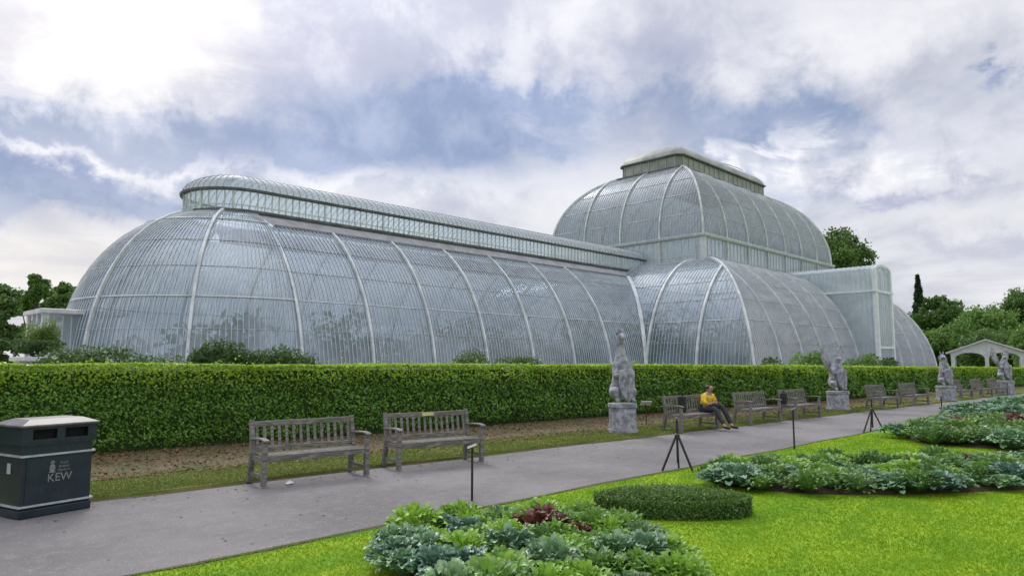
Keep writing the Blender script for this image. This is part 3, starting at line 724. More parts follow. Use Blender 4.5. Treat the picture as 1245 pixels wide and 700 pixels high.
# central porch
PX0, PX1, PY = 63.1, 66.95, 19.6
PX0, PX1 = XM - 1.9 + .95, XM + 1.9 + .95
for my in (0, 1):
    def V(x, y, z): return mir((x, y, z), 0, my)
    zt, zl = 9.45, 7.6
    mb = MB()
    for x in (PX0, PX1):
        def yb(z): return YC + ell(AC, HC, tau_z(HC, z))[0]
        zz = [0.3] + [i * .8 for i in range(1, 12)] + [zt]
        zz = [z for z in zz if z <= zt]
        vs = [];
        for z in zz: vs += [V(x, PY, z), V(x, min(yb(z), KY), z)]
        mb.add(vs, [(2 * i, 2 * i + 1, 2 * i + 3, 2 * i + 2) for i in range(len(zz) - 1)], 0)
        for j in range(1, 22):
            y = PY + j * .38; 
            if y < YC: z0 = .3
            elif y < KY: z0 = HC * math.sin(tau_d(AC, y - YC))
            else: continue
            if z0 < zt - .1: mb.sweep([V(x, y, z0), V(x, y, zt)], [Vector((-1 if x == PX0 else 1, 0, 0))] * 2, .035, .03, 1)
    mb.build('porch_side', [M['glass_pale' if 0 else 'glass_teal'], M['iron_bar']], GH)
    # front face with tall arched window
    mb = MB(); cx = (PX0 + PX1) / 2; hw = (PX1 - PX0) / 2
    arc = [(cx + hw * math.cos(t), zt + .40 * math.sin(t)) for t in [math.pi * i / 12 for i in range(13)]]
    poly = [(PX0, .3), (PX1, .3)] + arc
    mb.add([V(x, PY + .02, z) for x, z in poly], [tuple(range(len(poly)))], 0)
    for x in np.linspace(PX0, PX1, 9)[1:-1]:
        mb.sweep([V(x, PY, .3), V(x, PY, zt + .38 * math.sqrt(max(0, 1 - ((x - cx) / hw) ** 2)))], [Vector((0, 1 if my else -1, 0))] * 2, .045, .03, 1)
    mb.build('porch_window', [M['glass_teal'], M['iron_bar']], GH)
    mb = MB()
    for x in (PX0, PX1): 
        a, b = V(x, PY, 0), V(x, PY, zt); mb.box((a.x - .16, a.y - .16, 0), (a.x + .16, a.y + .16, zt))
    for z in (2.9, zl):
        a, b = V(PX0, PY - .03, z), V(PX1, PY - .03, z); mb.bar(a, b, .16, .18)
    P = [V(x, PY - .03, z) for x, z in arc]; mb.sweep(P, [Vector((0, 1 if my else -1, 0))] * len(P), .22, .12, 0)
    P2 = [V(cx + hw * .55 * math.cos(t), PY - .02, zt - .35 + .6 * math.sin(t)) for t in [math.pi * i / 10 for i in range(11)]]
    mb.sweep(P2, [Vector((0, 1 if my else -1, 0))] * len(P2), .08, .06, 0)
    mb.build('porch_frame', M['iron_white'], GH, bevel=.015)
    for x in (PX0, PX1):
        mb = MB()
        yk = YC + ell(AC, HC, tau_z(HC, zl))[0] - .3
        mb.bar(V(x - (.12 if x == PX0 else -.12), PY - .2, zl), V(x - (.12 if x == PX0 else -.12), yk + .6, zl), .34, .16)
        mb.build('porch_ledge', M['iron_white'], GH)
    mb = MB(); rows = []
    for y in (PY - .15, KY - .1):
        rows += [V(cx + (hw + .1) * math.cos(t), y, zt + .46 * math.sin(t)) for t in [math.pi * i / 12 for i in range(13)]]
    mb.add(rows, [(i, i + 1, 13 + i + 1, 13 + i) for i in range(12)], 0)
    for j in range(1, 22):
        y = PY + (KY - PY) * j / 22
        P = [V(cx + (hw + .1) * math.cos(t), y, zt + .46 * math.sin(t)) for t in [math.pi * i / 12 for i in range(13)]]
        mb.sweep(P, [Vector((math.cos(t), 0, math.sin(t) + .01)) for t in [math.pi * i / 12 for i in range(13)]], .04, .03, 1)
    mb.build('porch_roof', [M['glass_teal'], M['iron_bar']], GH)
# end porches
for mx in (0, 1):
    xe = 7.5; ya, yb_ = 35.1, 2 * YAX - 35.1; zt = 3.75
    def V(x, y, z): return mir((x, y, z), mx, 0)
    mb = MB(); xi = X0 - AW + .9
    for y in (ya, yb_):
        mb.add([V(xe, y, .3), V(xi + .2, y, .3), V(xi + .8, y, zt), V(xe, y, zt)], [(0, 1, 2, 3)], 0)
        for x in np.linspace(xe, xi + .3, 8)[1:-1]: mb.sweep([V(x, y, .3), V(x, y, zt - .1)], [Vector((0, -1 if y < YAX else 1, 0))] * 2, .04, .03, 1)
    mb.add([V(xe, ya, .3), V(xe, yb_, .3), V(xe, yb_, zt), V(xe, ya, zt)], [(0, 1, 2, 3)], 0)
    mb.build('end_porch_glass', [M['glass_pale'], M['iron_bar']], GH)
    mb = MB()
    o = Vector((1 if mx else -1, 0, 0))
    for y in np.linspace(ya, yb_, 4):
        a = V(xe, y, 0); mb.box((a.x - .12, a.y - .12, 0), (a.x + .12, a.y + .12, zt))
    for k in range(3):
        c0 = ya + (yb_ - ya) * (k + .5) / 3; hw_ = (yb_ - ya) / 6 - .1
        P = [V(xe - .02, c0 + hw_ * math.cos(t), 2.9 + hw_ * .95 * math.sin(t)) for t in [math.pi * i / 10 for i in range(11)]]
        mb.sweep(P, [o] * 11, .12, .06, 0)
        mb.sweep([V(xe - .02, c0, .3), V(xe - .02, c0, 3.4)], [o] * 2, .06, .05, 0)
    mb.build('end_porch_frame', M['iron'], GH)
    mb = MB(); a, b = V(xe - .25, ya - .25, zt), V(xi + 1.2, yb_ + .25, zt + .22)
    mb.box((min(a.x, b.x), min(a.y, b.y), zt), (max(a.x, b.x), max(a.y, b.y), zt + .2)); mb.build('end_porch_roof', M['iron'], GH, bevel=.03)

# ------------------------------------------------------------------ foliage helpers
def leaf_quads(c, size, up=None, aspect=0.55, tilt=1.0, bend=True):
    """c: Nx3 centres; returns verts/faces of leaf shaped quads (diamond-ish)"""
    n = len(c)
    d = rng.normal(size=(n, 3))
    if up is not None: d = d * tilt + up
    d /= np.linalg.norm(d, axis=1, keepdims=True) + 1e-9      # leaf normal
    a = rng.normal(size=(n, 3)); a -= d * (a * d).sum(1, keepdims=True); a /= np.linalg.norm(a, axis=1, keepdims=True) + 1e-9
    b = np.cross(d, a)
    s = (np.asarray(size) * rng.uniform(.65, 1.3, n))[:, None] if np.ndim(size) == 0 else (size * rng.uniform(.65, 1.3, n))[:, None]
    v = np.empty((n, 4, 3))
    v[:, 0] = c - a * s * .5; v[:, 1] = c + b * s * aspect * .5 + d * s * .06 - a * s * .05; v[:, 2] = c + a * s * .5 - d * s * .08; v[:, 3] = c - b * s * aspect * .5 + d * s * .06 - a * s * .05
    return v.reshape(-1, 3), np.arange(4 * n).reshape(-1, 4)
def wnoise(p, seeds, amp=1.0):
    o = np.zeros(len(p))
    for k, sdv in enumerate(seeds): o += np.sin(p @ np.array(sdv[:3]) + sdv[3])
    return amp * o / len(seeds)
SE = [(rng.normal() * 1.8, rng.normal() * 1.8, rng.normal() * 1.8, rng.uniform(0, 6)) for _ in range(6)]
SE2 = [(rng.normal() * 6, rng.normal() * 6, rng.normal() * 6, rng.uniform(0, 6)) for _ in range(6)]

def hedge(label, x0, x1, htop, name='hedge'):
    """clipped hedge: dark twiggy core and a skin of leaves"""
    root = empty(name, ((x0 + x1) / 2, hedgeY((x0 + x1) / 2) + .6, 0), 0, label, 'hedge', 'clipped hedges before the glasshouse')
    off = np.array(root.location)
    TK_ = 1.3
    V = []; 
    n = int((x1 - x0) / .5) + 1; xs_ = np.linspace(x0, x1, n)
    mb = MB(); vs = []
    for x in xs_:
        y = hedgeY(x); h = htop(x)
        vs += [(x - off[0], y + .20 - off[1], .05), (x - off[0], y + .13 - off[1], h - .10), (x - off[0], y + TK_ - .1 - off[1], h - .09), (x - off[0], y + TK_ - .12 - off[1], .16)]
    fs = [(4 * i + j, 4 * i + 4 + j, 4 * i + 4 + (j + 1) % 4, 4 * i + (j + 1) % 4) for i in range(n - 1) for j in range(4)]
    fs += [(0, 1, 2, 3), tuple(4 * (n - 1) + j for j in (3, 2, 1, 0))]
    mb.add(vs, fs); mb.build('branch_core', M['hedge_core'], root)
    # leaves on the face, top, ends; density falls with distance
    cs = []; sz = []; nm = []
    segs = np.arange(x0, x1, 1.0)
    for xa in segs:
        xb = min(xa + 1.0, x1); dist = math.hypot((xa + xb) / 2, hedgeY(xa)); L = xb - xa
        s = max(.055, min(.15, dist * .0040)); dens = 1.7 / (s * s * .5)
        nf = int(dens * L * 1.7); 
        x = rng.uniform(xa, xb, nf); z = .03 + rng.uniform(0, 1, nf) ** .93 * (htop((xa + xb) / 2) + .0); dep = rng.exponential(.05, nf)
        p = np.stack([x, np.array([hedgeY(q) for q in x]) + dep - .02, z], 1)
        p[:, 1] -= wnoise(p, SE, .16) + wnoise(p, SE2, .07) - np.clip(.25 - z, 0, .2) * .9
        keep = z > .16 + wnoise(p, SE, .16) + wnoise(p, SE2, .10) - .1 * rng.random(nf); p = p[keep]; nf = len(p)
        cs.append(p); sz.append(np.full(nf, s)); nm.append(np.tile([0, -1, .35], (nf, 1)))
        nt_ = int(dens * L * TK_ * 1.3); x = rng.uniform(xa, xb, nt_); y = rng.random(nt_) ** 1.5 * TK_ - .02
        p = np.stack([x, np.array([hedgeY(q) for q in x]) + y, np.array([htop(q) for q in x]) - rng.exponential(.035, nt_) + .02], 1)
        p[:, 2] += wnoise(p, SE, .05) + wnoise(p, SE2, .03) + (rng.random(nt_) < .02) * rng.exponential(.04, nt_)
        cs.append(p); sz.append(np.full(nt_, s)); nm.append(np.tile([0, -.2, 1.], (nt_, 1)))
    for xe in (x0, x1):
        nf = 1400; p = np.stack([np.full(nf, xe) + rng.normal(0, .03, nf), hedgeY(xe) + rng.uniform(0, TK_, nf), rng.uniform(.06, htop(xe), nf)], 1)
        cs.append(p); sz.append(np.full(nf, .10)); nm.append(np.tile([1 if xe == x1 else -1, 0, .3], (nf, 1)))
    c = np.concatenate(cs); s = np.concatenate(sz); nmm = np.concatenate(nm)
    hh = np.array([htop(q) for q in c[:, 0]])
    new = (c[:, 2] > hh - .24 - .30 * rng.random(len(c)) ** 1.5 + wnoise(c, SE2, .07)) & (rng.random(len(c)) < .8)  # marks leaves near the top that get the painted light, not young growth
    v, f = leaf_quads(c - off, s, nmm * 1.1, .62, .75)
    mesh_obj('foliage', v, f, [M['hedge'], M['hedge_lit']], new.astype(int), root)
    return root
ht = lambda x: 1.63 - 0.0035 * max(0, x - 4) - max(0, x - 20) * .004
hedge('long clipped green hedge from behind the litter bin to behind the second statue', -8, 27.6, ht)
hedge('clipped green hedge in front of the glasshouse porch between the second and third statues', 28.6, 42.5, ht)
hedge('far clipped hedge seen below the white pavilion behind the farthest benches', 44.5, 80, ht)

def shrub(name, label, x, y, w, d, h, n=5000, m='shrub', leaf=.09, group=None, z0=0.0, cat='shrub', stem=True, spiky=False, seed=0):
    root = empty(name, (x, y, z0), 0, label, cat, group)
    r = np.random.default_rng(seed + 11)
    k = 9; bc = np.stack([r.uniform(-.36, .36, k) * w, r.uniform(-.3, .3, k) * d, r.uniform(.35, .72, k) * h], 1); br = r.uniform(.22, .38, k)
    idx = r.integers(0, k, n); dv = r.normal(size=(n, 3)); dv /= np.linalg.norm(dv, axis=1, keepdims=True); rad = r.uniform(.5, 1.05, n) ** .5
    p = bc[idx] + dv * (br[idx] * rad)[:, None] * np.array([w, d, h]) * .85
    p[:, 2] = np.abs(p[:, 2]); 
    if spiky:
        p[:, 2] *= 1 + .3 * r.random(n)
        v, f = leaf_quads(p, leaf * 2.2, dv * .6, .2, .5)
    else: v, f = leaf_quads(p, leaf, dv * .8 + np.array([0, 0, .4]), .6, .8)
    mesh_obj('foliage', v, f, M[m], None, root)
    if stem:
        mb = MB()
        for q in range(6):
            b = bc[q]; mb.tube([(b[0] * .2, b[1] * .2, 0), (b[0] * .6, b[1] * .6, b[2] * .5), tuple(b)], [.03, .02, .01], 6)
        mb.build('stem', M['bark'], root)
    return root
SHG = 'shrubs between the hedge and the glasshouse'
shrub('shrub', 'wide low shrub behind the hedge below the left end of the glasshouse', 6.3, 20.3, 4.6, 1.6, 2.15, 12000, seed=1, group=SHG)
shrub('shrub', 'bushy low shrub behind the hedge at the second bay of the glasshouse', 9.9, 20.2, 3.6, 1.4, 1.9, 14000, seed=2, group=SHG, spiky=True)
shrub('shrub', 'rounded dark shrub behind the hedge left of the first statue, the left of a pair', 17.7, 20.2, 2.9, 1.5, 2.2, 6000, seed=3, group=SHG)
shrub('shrub', 'rounded dark shrub behind the hedge left of the first statue, the right of a pair', 21.2, 20.2, 3.0, 1.5, 2.15, 6000, seed=4, group=SHG)
shrub('shrub', 'small shrub behind the hedge just left of the second statue', 35.5, 16.0, 1.6, 1.2, 2.1, 3000, leaf=.13, seed=5, group=SHG)
shrub('shrub', 'large green shrub behind the hedge just right of the second statue', 41.0, 16.2, 3.2, 1.6, 2.55, 5000, 'tree_lt', leaf=.15, seed=6, group=SHG)
shrub('shrub', 'low shrub behind the hedge right of the glasshouse porch', 51.5, 17.0, 4.5, 1.5, 2.35, 4000, 'tree_lt', leaf=.16, seed=7, group=SHG)
shrub('shrub', 'small dark shrub near the right end of the glasshouse', 59, 17.5, 3.0, 1.5, 2.2, 3000, leaf=.17, seed=8, group=SHG)
# planter
pr = empty('stone_planter', (5.66, 27.2, 0), R(0), 'long pale stone planter with slab top standing near the left end porch', 'planter')
mb = MB(); mb.box((-.55, -.45, 0), (.55, .45, 1.72)); mb.build('trough', M['plinth'], pr, bevel=.03)
mb = MB(); mb.box((-.66, -.55, 1.723), (.66, .55, 1.86)); mb.build('slab', M['pavwhite'], pr, bevel=.02)
shrub('potted_shrub', 'dark clipped shrub spreading over the slab of the stone planter', 5.66, 27.2, 1.35, 1.0, .72, 4500, 'shrub', .07, z0=1.84, seed=9)
shrub('grassy_plant', 'pale feathery plant rising from the middle of the stone planter', 5.85, 27.6, .9, .7, 1.1, 2600, 'grass_plant', .06, z0=1.88, cat='plant', spiky=True, seed=10)
sl_ = mesh_obj
# interior planting, dimly seen through the glass
n = 26000
xs_i = rng.uniform(11, 84, n); yy = YAX + rng.normal(0, 1.7, n); cen = (xs_i > 46) & (xs_i < 82); yy[cen] = YAX + rng.normal(0, 6.0, cen.sum())
zz = rng.uniform(0, 1, n) ** 1.6 * (2.6 + 1.2 * np.sin(xs_i * .9) + 1.0 * np.sin(xs_i * 2.3 + 1)); zz[cen] *= 1.6
zz = np.clip(zz, 0, 12)
v, f = leaf_quads(np.stack([xs_i, np.clip(yy, 31, 42) * (~cen) + np.clip(yy, 25, 48) * cen, np.abs(zz)], 1), .75, np.array([0, 0, .6]), .35)
o = mesh_obj('interior_plants', v, f, M['tree_lt']); tag(o, 'mass of dark green palms and foliage inside the glasshouse, dim behind the glass', 'plants', kind='stuff')

pn = 420; lx = 2 + 24 * rng.random(pn) ** 1.3; ly = np.where(rng.random(pn) < .7, 10.0 - .055 * lx - rng.exponential(.35, pn), rng.uniform(6.3, 9.8, pn))
v, f = leaf_quads(np.stack([lx, np.maximum(ly, 6.3), np.full(pn, .012)], 1), .04, np.array([0, 0, 3.]), .6, .5)
o = mesh_obj('path_leaves', v, f, M['dead_leaf']); tag(o, 'small dry leaves and bits blown onto the path', 'leaves', kind='stuff')
# ------------------------------------------------------------------ trees
def tree(name, label, x, y, h, w, base, n=9000, m='tree', leaf=.4, nb=14, seed=0, group='trees around the glasshouse', flat=1.0, conif=False):
    root = empty(name, (x, y, 0), 0, label, 'tree', group); r = np.random.default_rng(seed)
    mb = MB()
    if conif:
        mb.tube([(0, 0, -.1), (0, 0, h * .5), (0, 0, h * .97)], [w * .06, w * .04, .05], 8); mb.build('trunk', M['bark'], root, True)
        lv = r.uniform(0, 1, n) ** 1.25; ang = r.uniform(0, 2 * math.pi, n); tier = .55 + .45 * np.abs(np.sin(lv * 26 + ang * .5 + r.normal(0, .2, n)))
        rad = (1 - lv) * w * .5 * tier * r.uniform(.25, 1, n) ** .5 + .15
        p = np.stack([rad * np.cos(ang), rad * np.sin(ang), base + lv * (h - base) - rad * .18], 1); dv = np.stack([np.cos(ang), np.sin(ang), np.full(n, .5)], 1)
        v, f = leaf_quads(p, leaf, dv, .4, .8); mesh_obj('crown', v, f, M[m], None, root); return root
    k = nb; 
    bc = []
    for i in range(k):
        a = 2 * math.pi * i / k * 2.4 + r.uniform(-.4, .4); lv = (i + .5) / k; rr = w * .5 * math.sqrt(max(.02, 1 - (2 * lv - .85) ** 2 * .85)) * r.uniform(.35, .78)
        bc.append((rr * math.cos(a), rr * math.sin(a), base + (h - base) * (.12 + .80 * lv)))
    bc = np.array(bc); br = w * r.uniform(.17, .30, k)
    bc[:, 2] = np.minimum(bc[:, 2], h - br * .8)
    tr = .03 * h
    mb.tube([(0, 0, -.1), (.1 * w * .1, 0, base * .6), (0, .02 * w, base + (h - base) * .35), (0, 0, base + (h - base) * .75)], [tr, tr * .75, tr * .5, tr * .15], 10)
    for i in range(0, k, 1):
        b = bc[i]; z0 = base + (b[2] - base) * .35; mb.tube([(0, 0, z0), tuple((b + np.array([0, 0, z0])) / 2 + np.array([0, 0, -.03 * h])), tuple(b)], [tr * .35, tr * .2, tr * .06], 6)
    mb.build('trunk', M['bark'], root, True)
    # sub clumps on lobes
    ns = k * 16; si = r.integers(0, k, ns); sv = r.normal(size=(ns, 3)); sv /= np.linalg.norm(sv, axis=1, keepdims=True); sv[:, 2] *= .8
    scn = bc[si] + sv * (br[si] * r.uniform(.6, 1.05, ns))[:, None]; sr = br[si] * r.uniform(.22, .45, ns)
    idx = r.integers(0, ns, n); dv = r.normal(size=(n, 3)); dv /= np.linalg.norm(dv, axis=1, keepdims=True)
    p = scn[idx] + dv * (sr[idx] * r.uniform(.3, 1.1, n))[:, None]
    n2 = n // 2; i2 = r.integers(0, k, n2); d2 = r.normal(size=(n2, 3)); d2 /= np.linalg.norm(d2, axis=1, keepdims=True)
    p2 = bc[i2] + d2 * (br[i2] * r.uniform(.2, .8, n2))[:, None]
    P = np.concatenate([p, p2]); D = np.concatenate([dv, d2]); P[:, 2] = np.maximum(P[:, 2], base * .7)
    v, f = leaf_quads(P, leaf, D * .6 + np.array([0, 0, .4]), .62, .8); mesh_obj('crown', v, f, M[m], None, root); return root
def at(px, Z):
    a = (px - 622.5) / 861; c, s = math.cos(TH), math.sin(TH); D = Z
    return D * c + a * D * s, D * s - a * D * c
def hz(py, Z): return EYE + Z * (350 + 861 * math.tan(PITCH) - py) / 861 * 1.0
def T(name, label, px, top, wpx, Z, **k):
    x, y = at(px, Z); h = hz(top, Z); w = wpx / 861 * Z
    return tree(name, label, x, y, h, w, **k)
T('broadleaf_tree', 'dark green tree at the left edge standing before the taller tree', -6, 345, 70, 45, base=.3, n=26000, leaf=.25, seed=21, nb=16)
T('broadleaf_tree', 'taller tree with an uneven top behind the left end porch', 40, 326, 46, 70, base=.8, n=14000, leaf=.32, seed=22, m='tree')
T('broadleaf_tree', 'rounded tree low behind the left flank of the glasshouse', 78, 340, 62, 75, base=.5, n=17000, leaf=.34, seed=23, m='tree')
T('broadleaf_tree', 'large dark tree rising behind the right side of the dome', 1030, 276, 92, 125, base=6, n=16000, leaf=.55, seed=24, nb=18)
T('conifer_tree', 'pointed dark conifer beyond the right end of the glasshouse', 1119, 334, 34, 130, base=3, n=6000, leaf=.6, seed=25, m='conifer', conif=True)
T('broadleaf_tree', 'dark tree just right of the conifer behind the glasshouse end', 1142, 360, 62, 115, base=2, n=9000, leaf=.5, seed=26)
T('broadleaf_tree', 'broad pale green tree behind the white pavilion', 1195, 376, 92, 95, base=1.5, n=15000, leaf=.42, seed=27, m='tree_lt', nb=20)
T('broadleaf_tree', 'tall tree at the right edge with a broken top', 1243, 348, 74, 110, base=2, n=12000, leaf=.45, seed=28)
T('broadleaf_tree', 'dense low tree filling the gap between the conifer and the pavilion', 1150, 398, 80, 100, base=.6, n=10000, leaf=.4, seed=29, m='tree_lt')
T('broadleaf_tree', 'bright green tree beside the fourth statue at the right edge', 1262, 395, 70, 75, base=.5, n=9000, leaf=.32, seed=30, m='tree_lt')
T('broadleaf_tree', 'dense low tree directly behind the pavilion roof', 1212, 400, 96, 88, base=.4, n=12000, leaf=.36, seed=31)

# ------------------------------------------------------------------ white pavilion
px_, py_ = at(1197, 58)
pv = empty('pavilion', (px_, py_, 0), TH - math.pi / 2 - math.atan((1197 - 622.5) / 861), 'white open pavilion with a low gabled roof and two arches beyond the hedge', 'pavilion')
W2 = 2.65
for x in (-2.35, 0, 2.35):
    for y in (0, 2.6): mb = MB(); mb.box((x - .14, y - .14, 0), (x + .14, y + .14, 2.02)); mb.box((x - .19, y - .19, 0), (x + .19, y + .19, .25)); mb.build('column', M['pavwhite'], pv, bevel=.02)
for y0 in (-.08, 2.6):
    mb = MB(); top = lambda x: 2.35 + 1.0 * (1 - abs(x) / W2) + .05
    xs_ = np.linspace(-2.5, 2.5, 41); lo = []
    for x in xs_:
        c = -1.18 if x < 0 else 1.18; dd = abs(x - c) / 1.03
        lo.append(2.02 + (.45 * math.sqrt(max(0, 1 - dd * dd)) if dd < 1 else 0) - (.0))
    vs = []
    for x, l in zip(xs_, lo): vs += [(x, y0, l), (x, y0, top(x)), (x, y0 + .16, l), (x, y0 + .16, top(x))]
    fs = []
    for i in range(40): a = 4 * i; fs += [(a, a + 4, a + 5, a + 1), (a + 2, a + 3, a + 7, a + 6), (a, a + 2, a + 6, a + 4)]
    mb.add(vs, fs); mb.build('arch', M['pavwhite'], pv)
mb = MB()
for s_ in (-1, 1):
    mb.add([(0, -.35, 3.46), (s_ * 2.85, -.35, 2.38), (s_ * 2.85, 3.1, 2.38), (0, 3.1, 3.46), (0, -.35, 3.56), (s_ * 2.85, -.35, 2.48), (s_ * 2.85, 3.1, 2.48), (0, 3.1, 3.56)],
           [(0, 1, 2, 3), (4, 7, 6, 5), (0, 4, 5, 1), (1, 5, 6, 2), (2, 6, 7, 3)])
mb.build('roof', M['pavwhite'], pv)

# ------------------------------------------------------------------ bench
def make_bench(label):
    t = empty('bench', (0, 0, 0), 0, label, 'bench', 'weathered wooden benches along the path')
    L = 1.62; D = .56; hL = L / 2
    mb = MB()
    for k in range(5): y = -.02 + k * .095; mb.box((-hL + .05, -D + y + .04, .415), (hL - .05, -D + y + .115, .44))
    mb.box((-hL + .04, -D + .02, .345), (hL - .04, -D + .045, .41)); mb.build('seat', M['wood'], t, bevel=.006)
    mb = MB()
    def bk(z): return -.075 + (z - .44) * .17
    mb.bar((-hL + .04, bk(.87), .87), (hL - .04, bk(.87), .87), .035, .085); mb.bar((-hL + .04, bk(.50), .50), (hL - .04, bk(.50), .50), .035, .06)
    n = 14
    for k in range(n):
        x = -hL + .1 + (L - .2) * k / (n - 1); mb.bar((x, bk(.52), .52), (x, bk(.84), .84), .045, .016, up=(0, -1, 0))
    mb.build('backrest', M['wood'], t, bevel=.005)
    for s_ in (-1, 1):
        x = s_ * (hL - .03)
        mb = MB(); mb.bar((x, -D + .04, 0), (x, -D + .04, .635), .07, .07); mb.build('leg', M['wood'], t, bevel=.006)
        mb = MB(); mb.bar((x, .02, 0), (x, bk(.46) + .0, .46), .065, .07); mb.bar((x, bk(.44), .44), (x, bk(.93), .93), .065, .06); mb.build('leg', M['wood'], t, bevel=.006)
        mb = MB(); P = [(x, -D - .03, .645), (x, -D + .1, .665), (x, -D + .3, .66), (x, bk(.66), .645)]
        mb.sweep(P, [Vector((0, 0, 1))] * 4, .085, .03, 0); mb.build('armrest', M['wood'], t, bevel=.008)
        mb = MB(); mb.bar((x, -D + .07, .38), (x, -.05, .38), .04, .07); mb.bar((x, -D + .07, .14), (x, -.02, .14), .035, .045); mb.build('side_rail', M['wood'], t)
    return t
B = [(5.46, 9.72, -.085, 'grey wooden bench nearest the litter bin, facing the path'),
     (7.68, 9.58, -.16, 'grey wooden bench with a pale plaque on its top rail, second from the bin'),
     (15.9, 9.62, -.06, 'grey wooden bench on which the person in yellow sits'),
     (19.1, 9.42, -.07, 'grey wooden bench just right of the seated person'),
     (21.7, 9.30, -.05, 'grey wooden bench just left of the second statue'),
     (28.3, 9.0, -.07, 'grey wooden bench just right of the second statue'),
     (31.3, 8.75, -.06, 'grey wooden bench just left of the third statue'),
     (38.4, 8.7, -.05, 'wooden bench just right of the third statue'),
     (41.0, 8.4, -.05, 'wooden bench in the middle of the farthest three benches'),
     (43.6, 8.2, -.05, 'wooden bench just left of the fourth statue')]
b0 = make_bench(B[0][3]); b0.location = (B[0][0], B[0][1], .02); b0.rotation_euler = (0, 0, B[0][2]); b0.scale = (1.0, .97, .92)
for x, y, rz, lab in B[1:]:
    o = copy_thing(b0, (x, y, .02), rz, lab)
    if 'plaque' in lab:
        mb = MB(); mb.box((-.12, -.052, .845), (.10, -.036, .90)); mb.build('plaque', M['brass'], [c for c in o.children if c.name.startswith('backrest')][0])

# ------------------------------------------------------------------ litter bin
def text_mesh(s, size, depth=.003):
    cu = bpy.data.curves.new('t', 'FONT'); cu.body = s; cu.size = size; cu.extrude = depth; cu.align_x = 'CENTER'; cu.align_y = 'CENTER'
    to = bpy.data.objects.new('t', cu); COL.objects.link(to); dg = bpy.context.evaluated_depsgraph_get(); dg.update()
    me = bpy.data.meshes.new_from_object(to.evaluated_get(dg)); vs = [v.co.copy() for v in me.vertices]; fs = [tuple(p.vertices) for p in me.polygons]
    bpy.data.objects.remove(to); return vs, fs
rzb = math.atan2(9.50 - 9.29, 2.68 - 1.86)
bn = empty('litter_bin', (1.86, 9.29, 0.005), rzb, 'dark blue black double litter bin with silver bands and pale lid', 'litter bin')
bn.scale = (.90, .92, .94)
BW, BD, BH = .86, .62, 1.08
mb = MB()
mb.box((0, 0, 0), (BW, BD, .10)); mb.box((.012, .012, .1), (BW - .012, BD - .012, .86))
mb.build('body', M['bin'], bn, bevel=.012)
mb = MB()
# hood with two letterbox openings front and back
z0, z1 = .86, 1.04
def hood_face(y, yo):
    xs_ = [-.015, .10, .38, .48, .76, BW + .015]
    mb.box((xs_[0], min(y, yo), z0), (xs_[1], max(y, yo), z1)); mb.box((xs_[2], min(y, yo), z0), (xs_[3], max(y, yo), z1)); mb.box((xs_[4], min(y, yo), z0), (xs_[5], max(y, yo), z1))
    for a, b in ((xs_[1], xs_[2]), (xs_[3], xs_[4])):
        mb.box((a, min(y, yo), z0), (b, max(y, yo), z0 + .035)); mb.box((a, min(y, yo), z1 - .03), (b, max(y, yo), z1))
hood_face(-.015, .02); hood_face(BD - .02, BD + .015)
mb.box((-.015, .021, z0), (.02, BD - .021, z1)); mb.box((BW - .02, .021, z0), (BW + .015, BD - .021, z1))
mb.build('hood', M['bin'], bn, bevel=.004)
mb = MB(); mb.box((.04, .06, z0 + .002), (BW - .04, BD - .06, z1 - .01)); mb.build('liner', M['void'], bn)
mb = MB(); i_ = .11
mb.add([(-.04, -.04, z1), (BW + .04, -.04, z1), (BW + .04, BD + .04, z1), (-.04, BD + .04, z1), (-.04, -.04, z1 + .025), (BW + .04, -.04, z1 + .025), (BW + .04, BD + .04, z1 + .025), (-.04, BD + .04, z1 + .025),
        (i_, i_, z1 + .085), (BW - i_, i_, z1 + .085), (BW - i_, BD - i_, z1 + .085), (i_, BD - i_, z1 + .085)],
       [(3, 2, 1, 0), (0, 1, 5, 4), (1, 2, 6, 5), (2, 3, 7, 6), (3, 0, 4, 7), (4, 5, 9, 8), (5, 6, 10, 9), (6, 7, 11, 10), (7, 4, 8, 11), (8, 9, 10, 11)])
mb.build('lid', M['bin_top'], bn, bevel=.01)
for z in (.125, .70, .835):
    mb = MB(); t_ = .012; w_ = .022 if z < .8 else .03
    mb.box((-t_, -t_, z), (BW + t_, 0.011, z + w_)); mb.box((-t_, BD - .011, z), (BW + t_, BD + t_, z + w_)); mb.box((-t_, .0115, z), (.011, BD - .0115, z + w_)); mb.box((BW - .011, .0115, z), (BW + t_, BD - .0115, z + w_))
    mb.build('band' if z < .8 else 'rim', M['silver'] if z < .8 else M['bin'], bn)
mb = MB(); mb.box((.06, .0055, .17), (BW - .06, .0119, .67)); dr_ = mb.build('door', M['bin'], bn)
def sign(name, txt, x, z, size, m='silver', face='front'):
    vs, fs = text_mesh(txt, size); mb = MB()
    if face == 'front': mb.add([(x + v.x, .003 - v.z, z + v.y) for v in vs], fs)
    else: mb.add([(.004 - v.z, x - v.x, z + v.y) for v in vs], fs)
    return mb.build(name, M[m], dr_)
M['letter'] = simple('faded_silver_letters', (0.15, 0.17, 0.17), (0.26, 0.28, 0.27), 12, 0.5, 0)
sign('lettering', 'KEW', .45, .43, .135, 'letter')
for i, s_ in enumerate(('Royal', 'Botanic', 'Gardens')): sign('lettering', s_, .495, .600 - i * .042, .042, 'letter')
mb = MB()   # small crest left of the words
mb.lathe([(.0, 0), (.035, .0), (.035, .004), (0, .004)], (0, 0, 0), 14)
cv = [(.355 + x, .003 - z, .545 + y * 1.5) for x, y, z in mb.v]; m2 = MB(); m2.add(cv, mb.f)
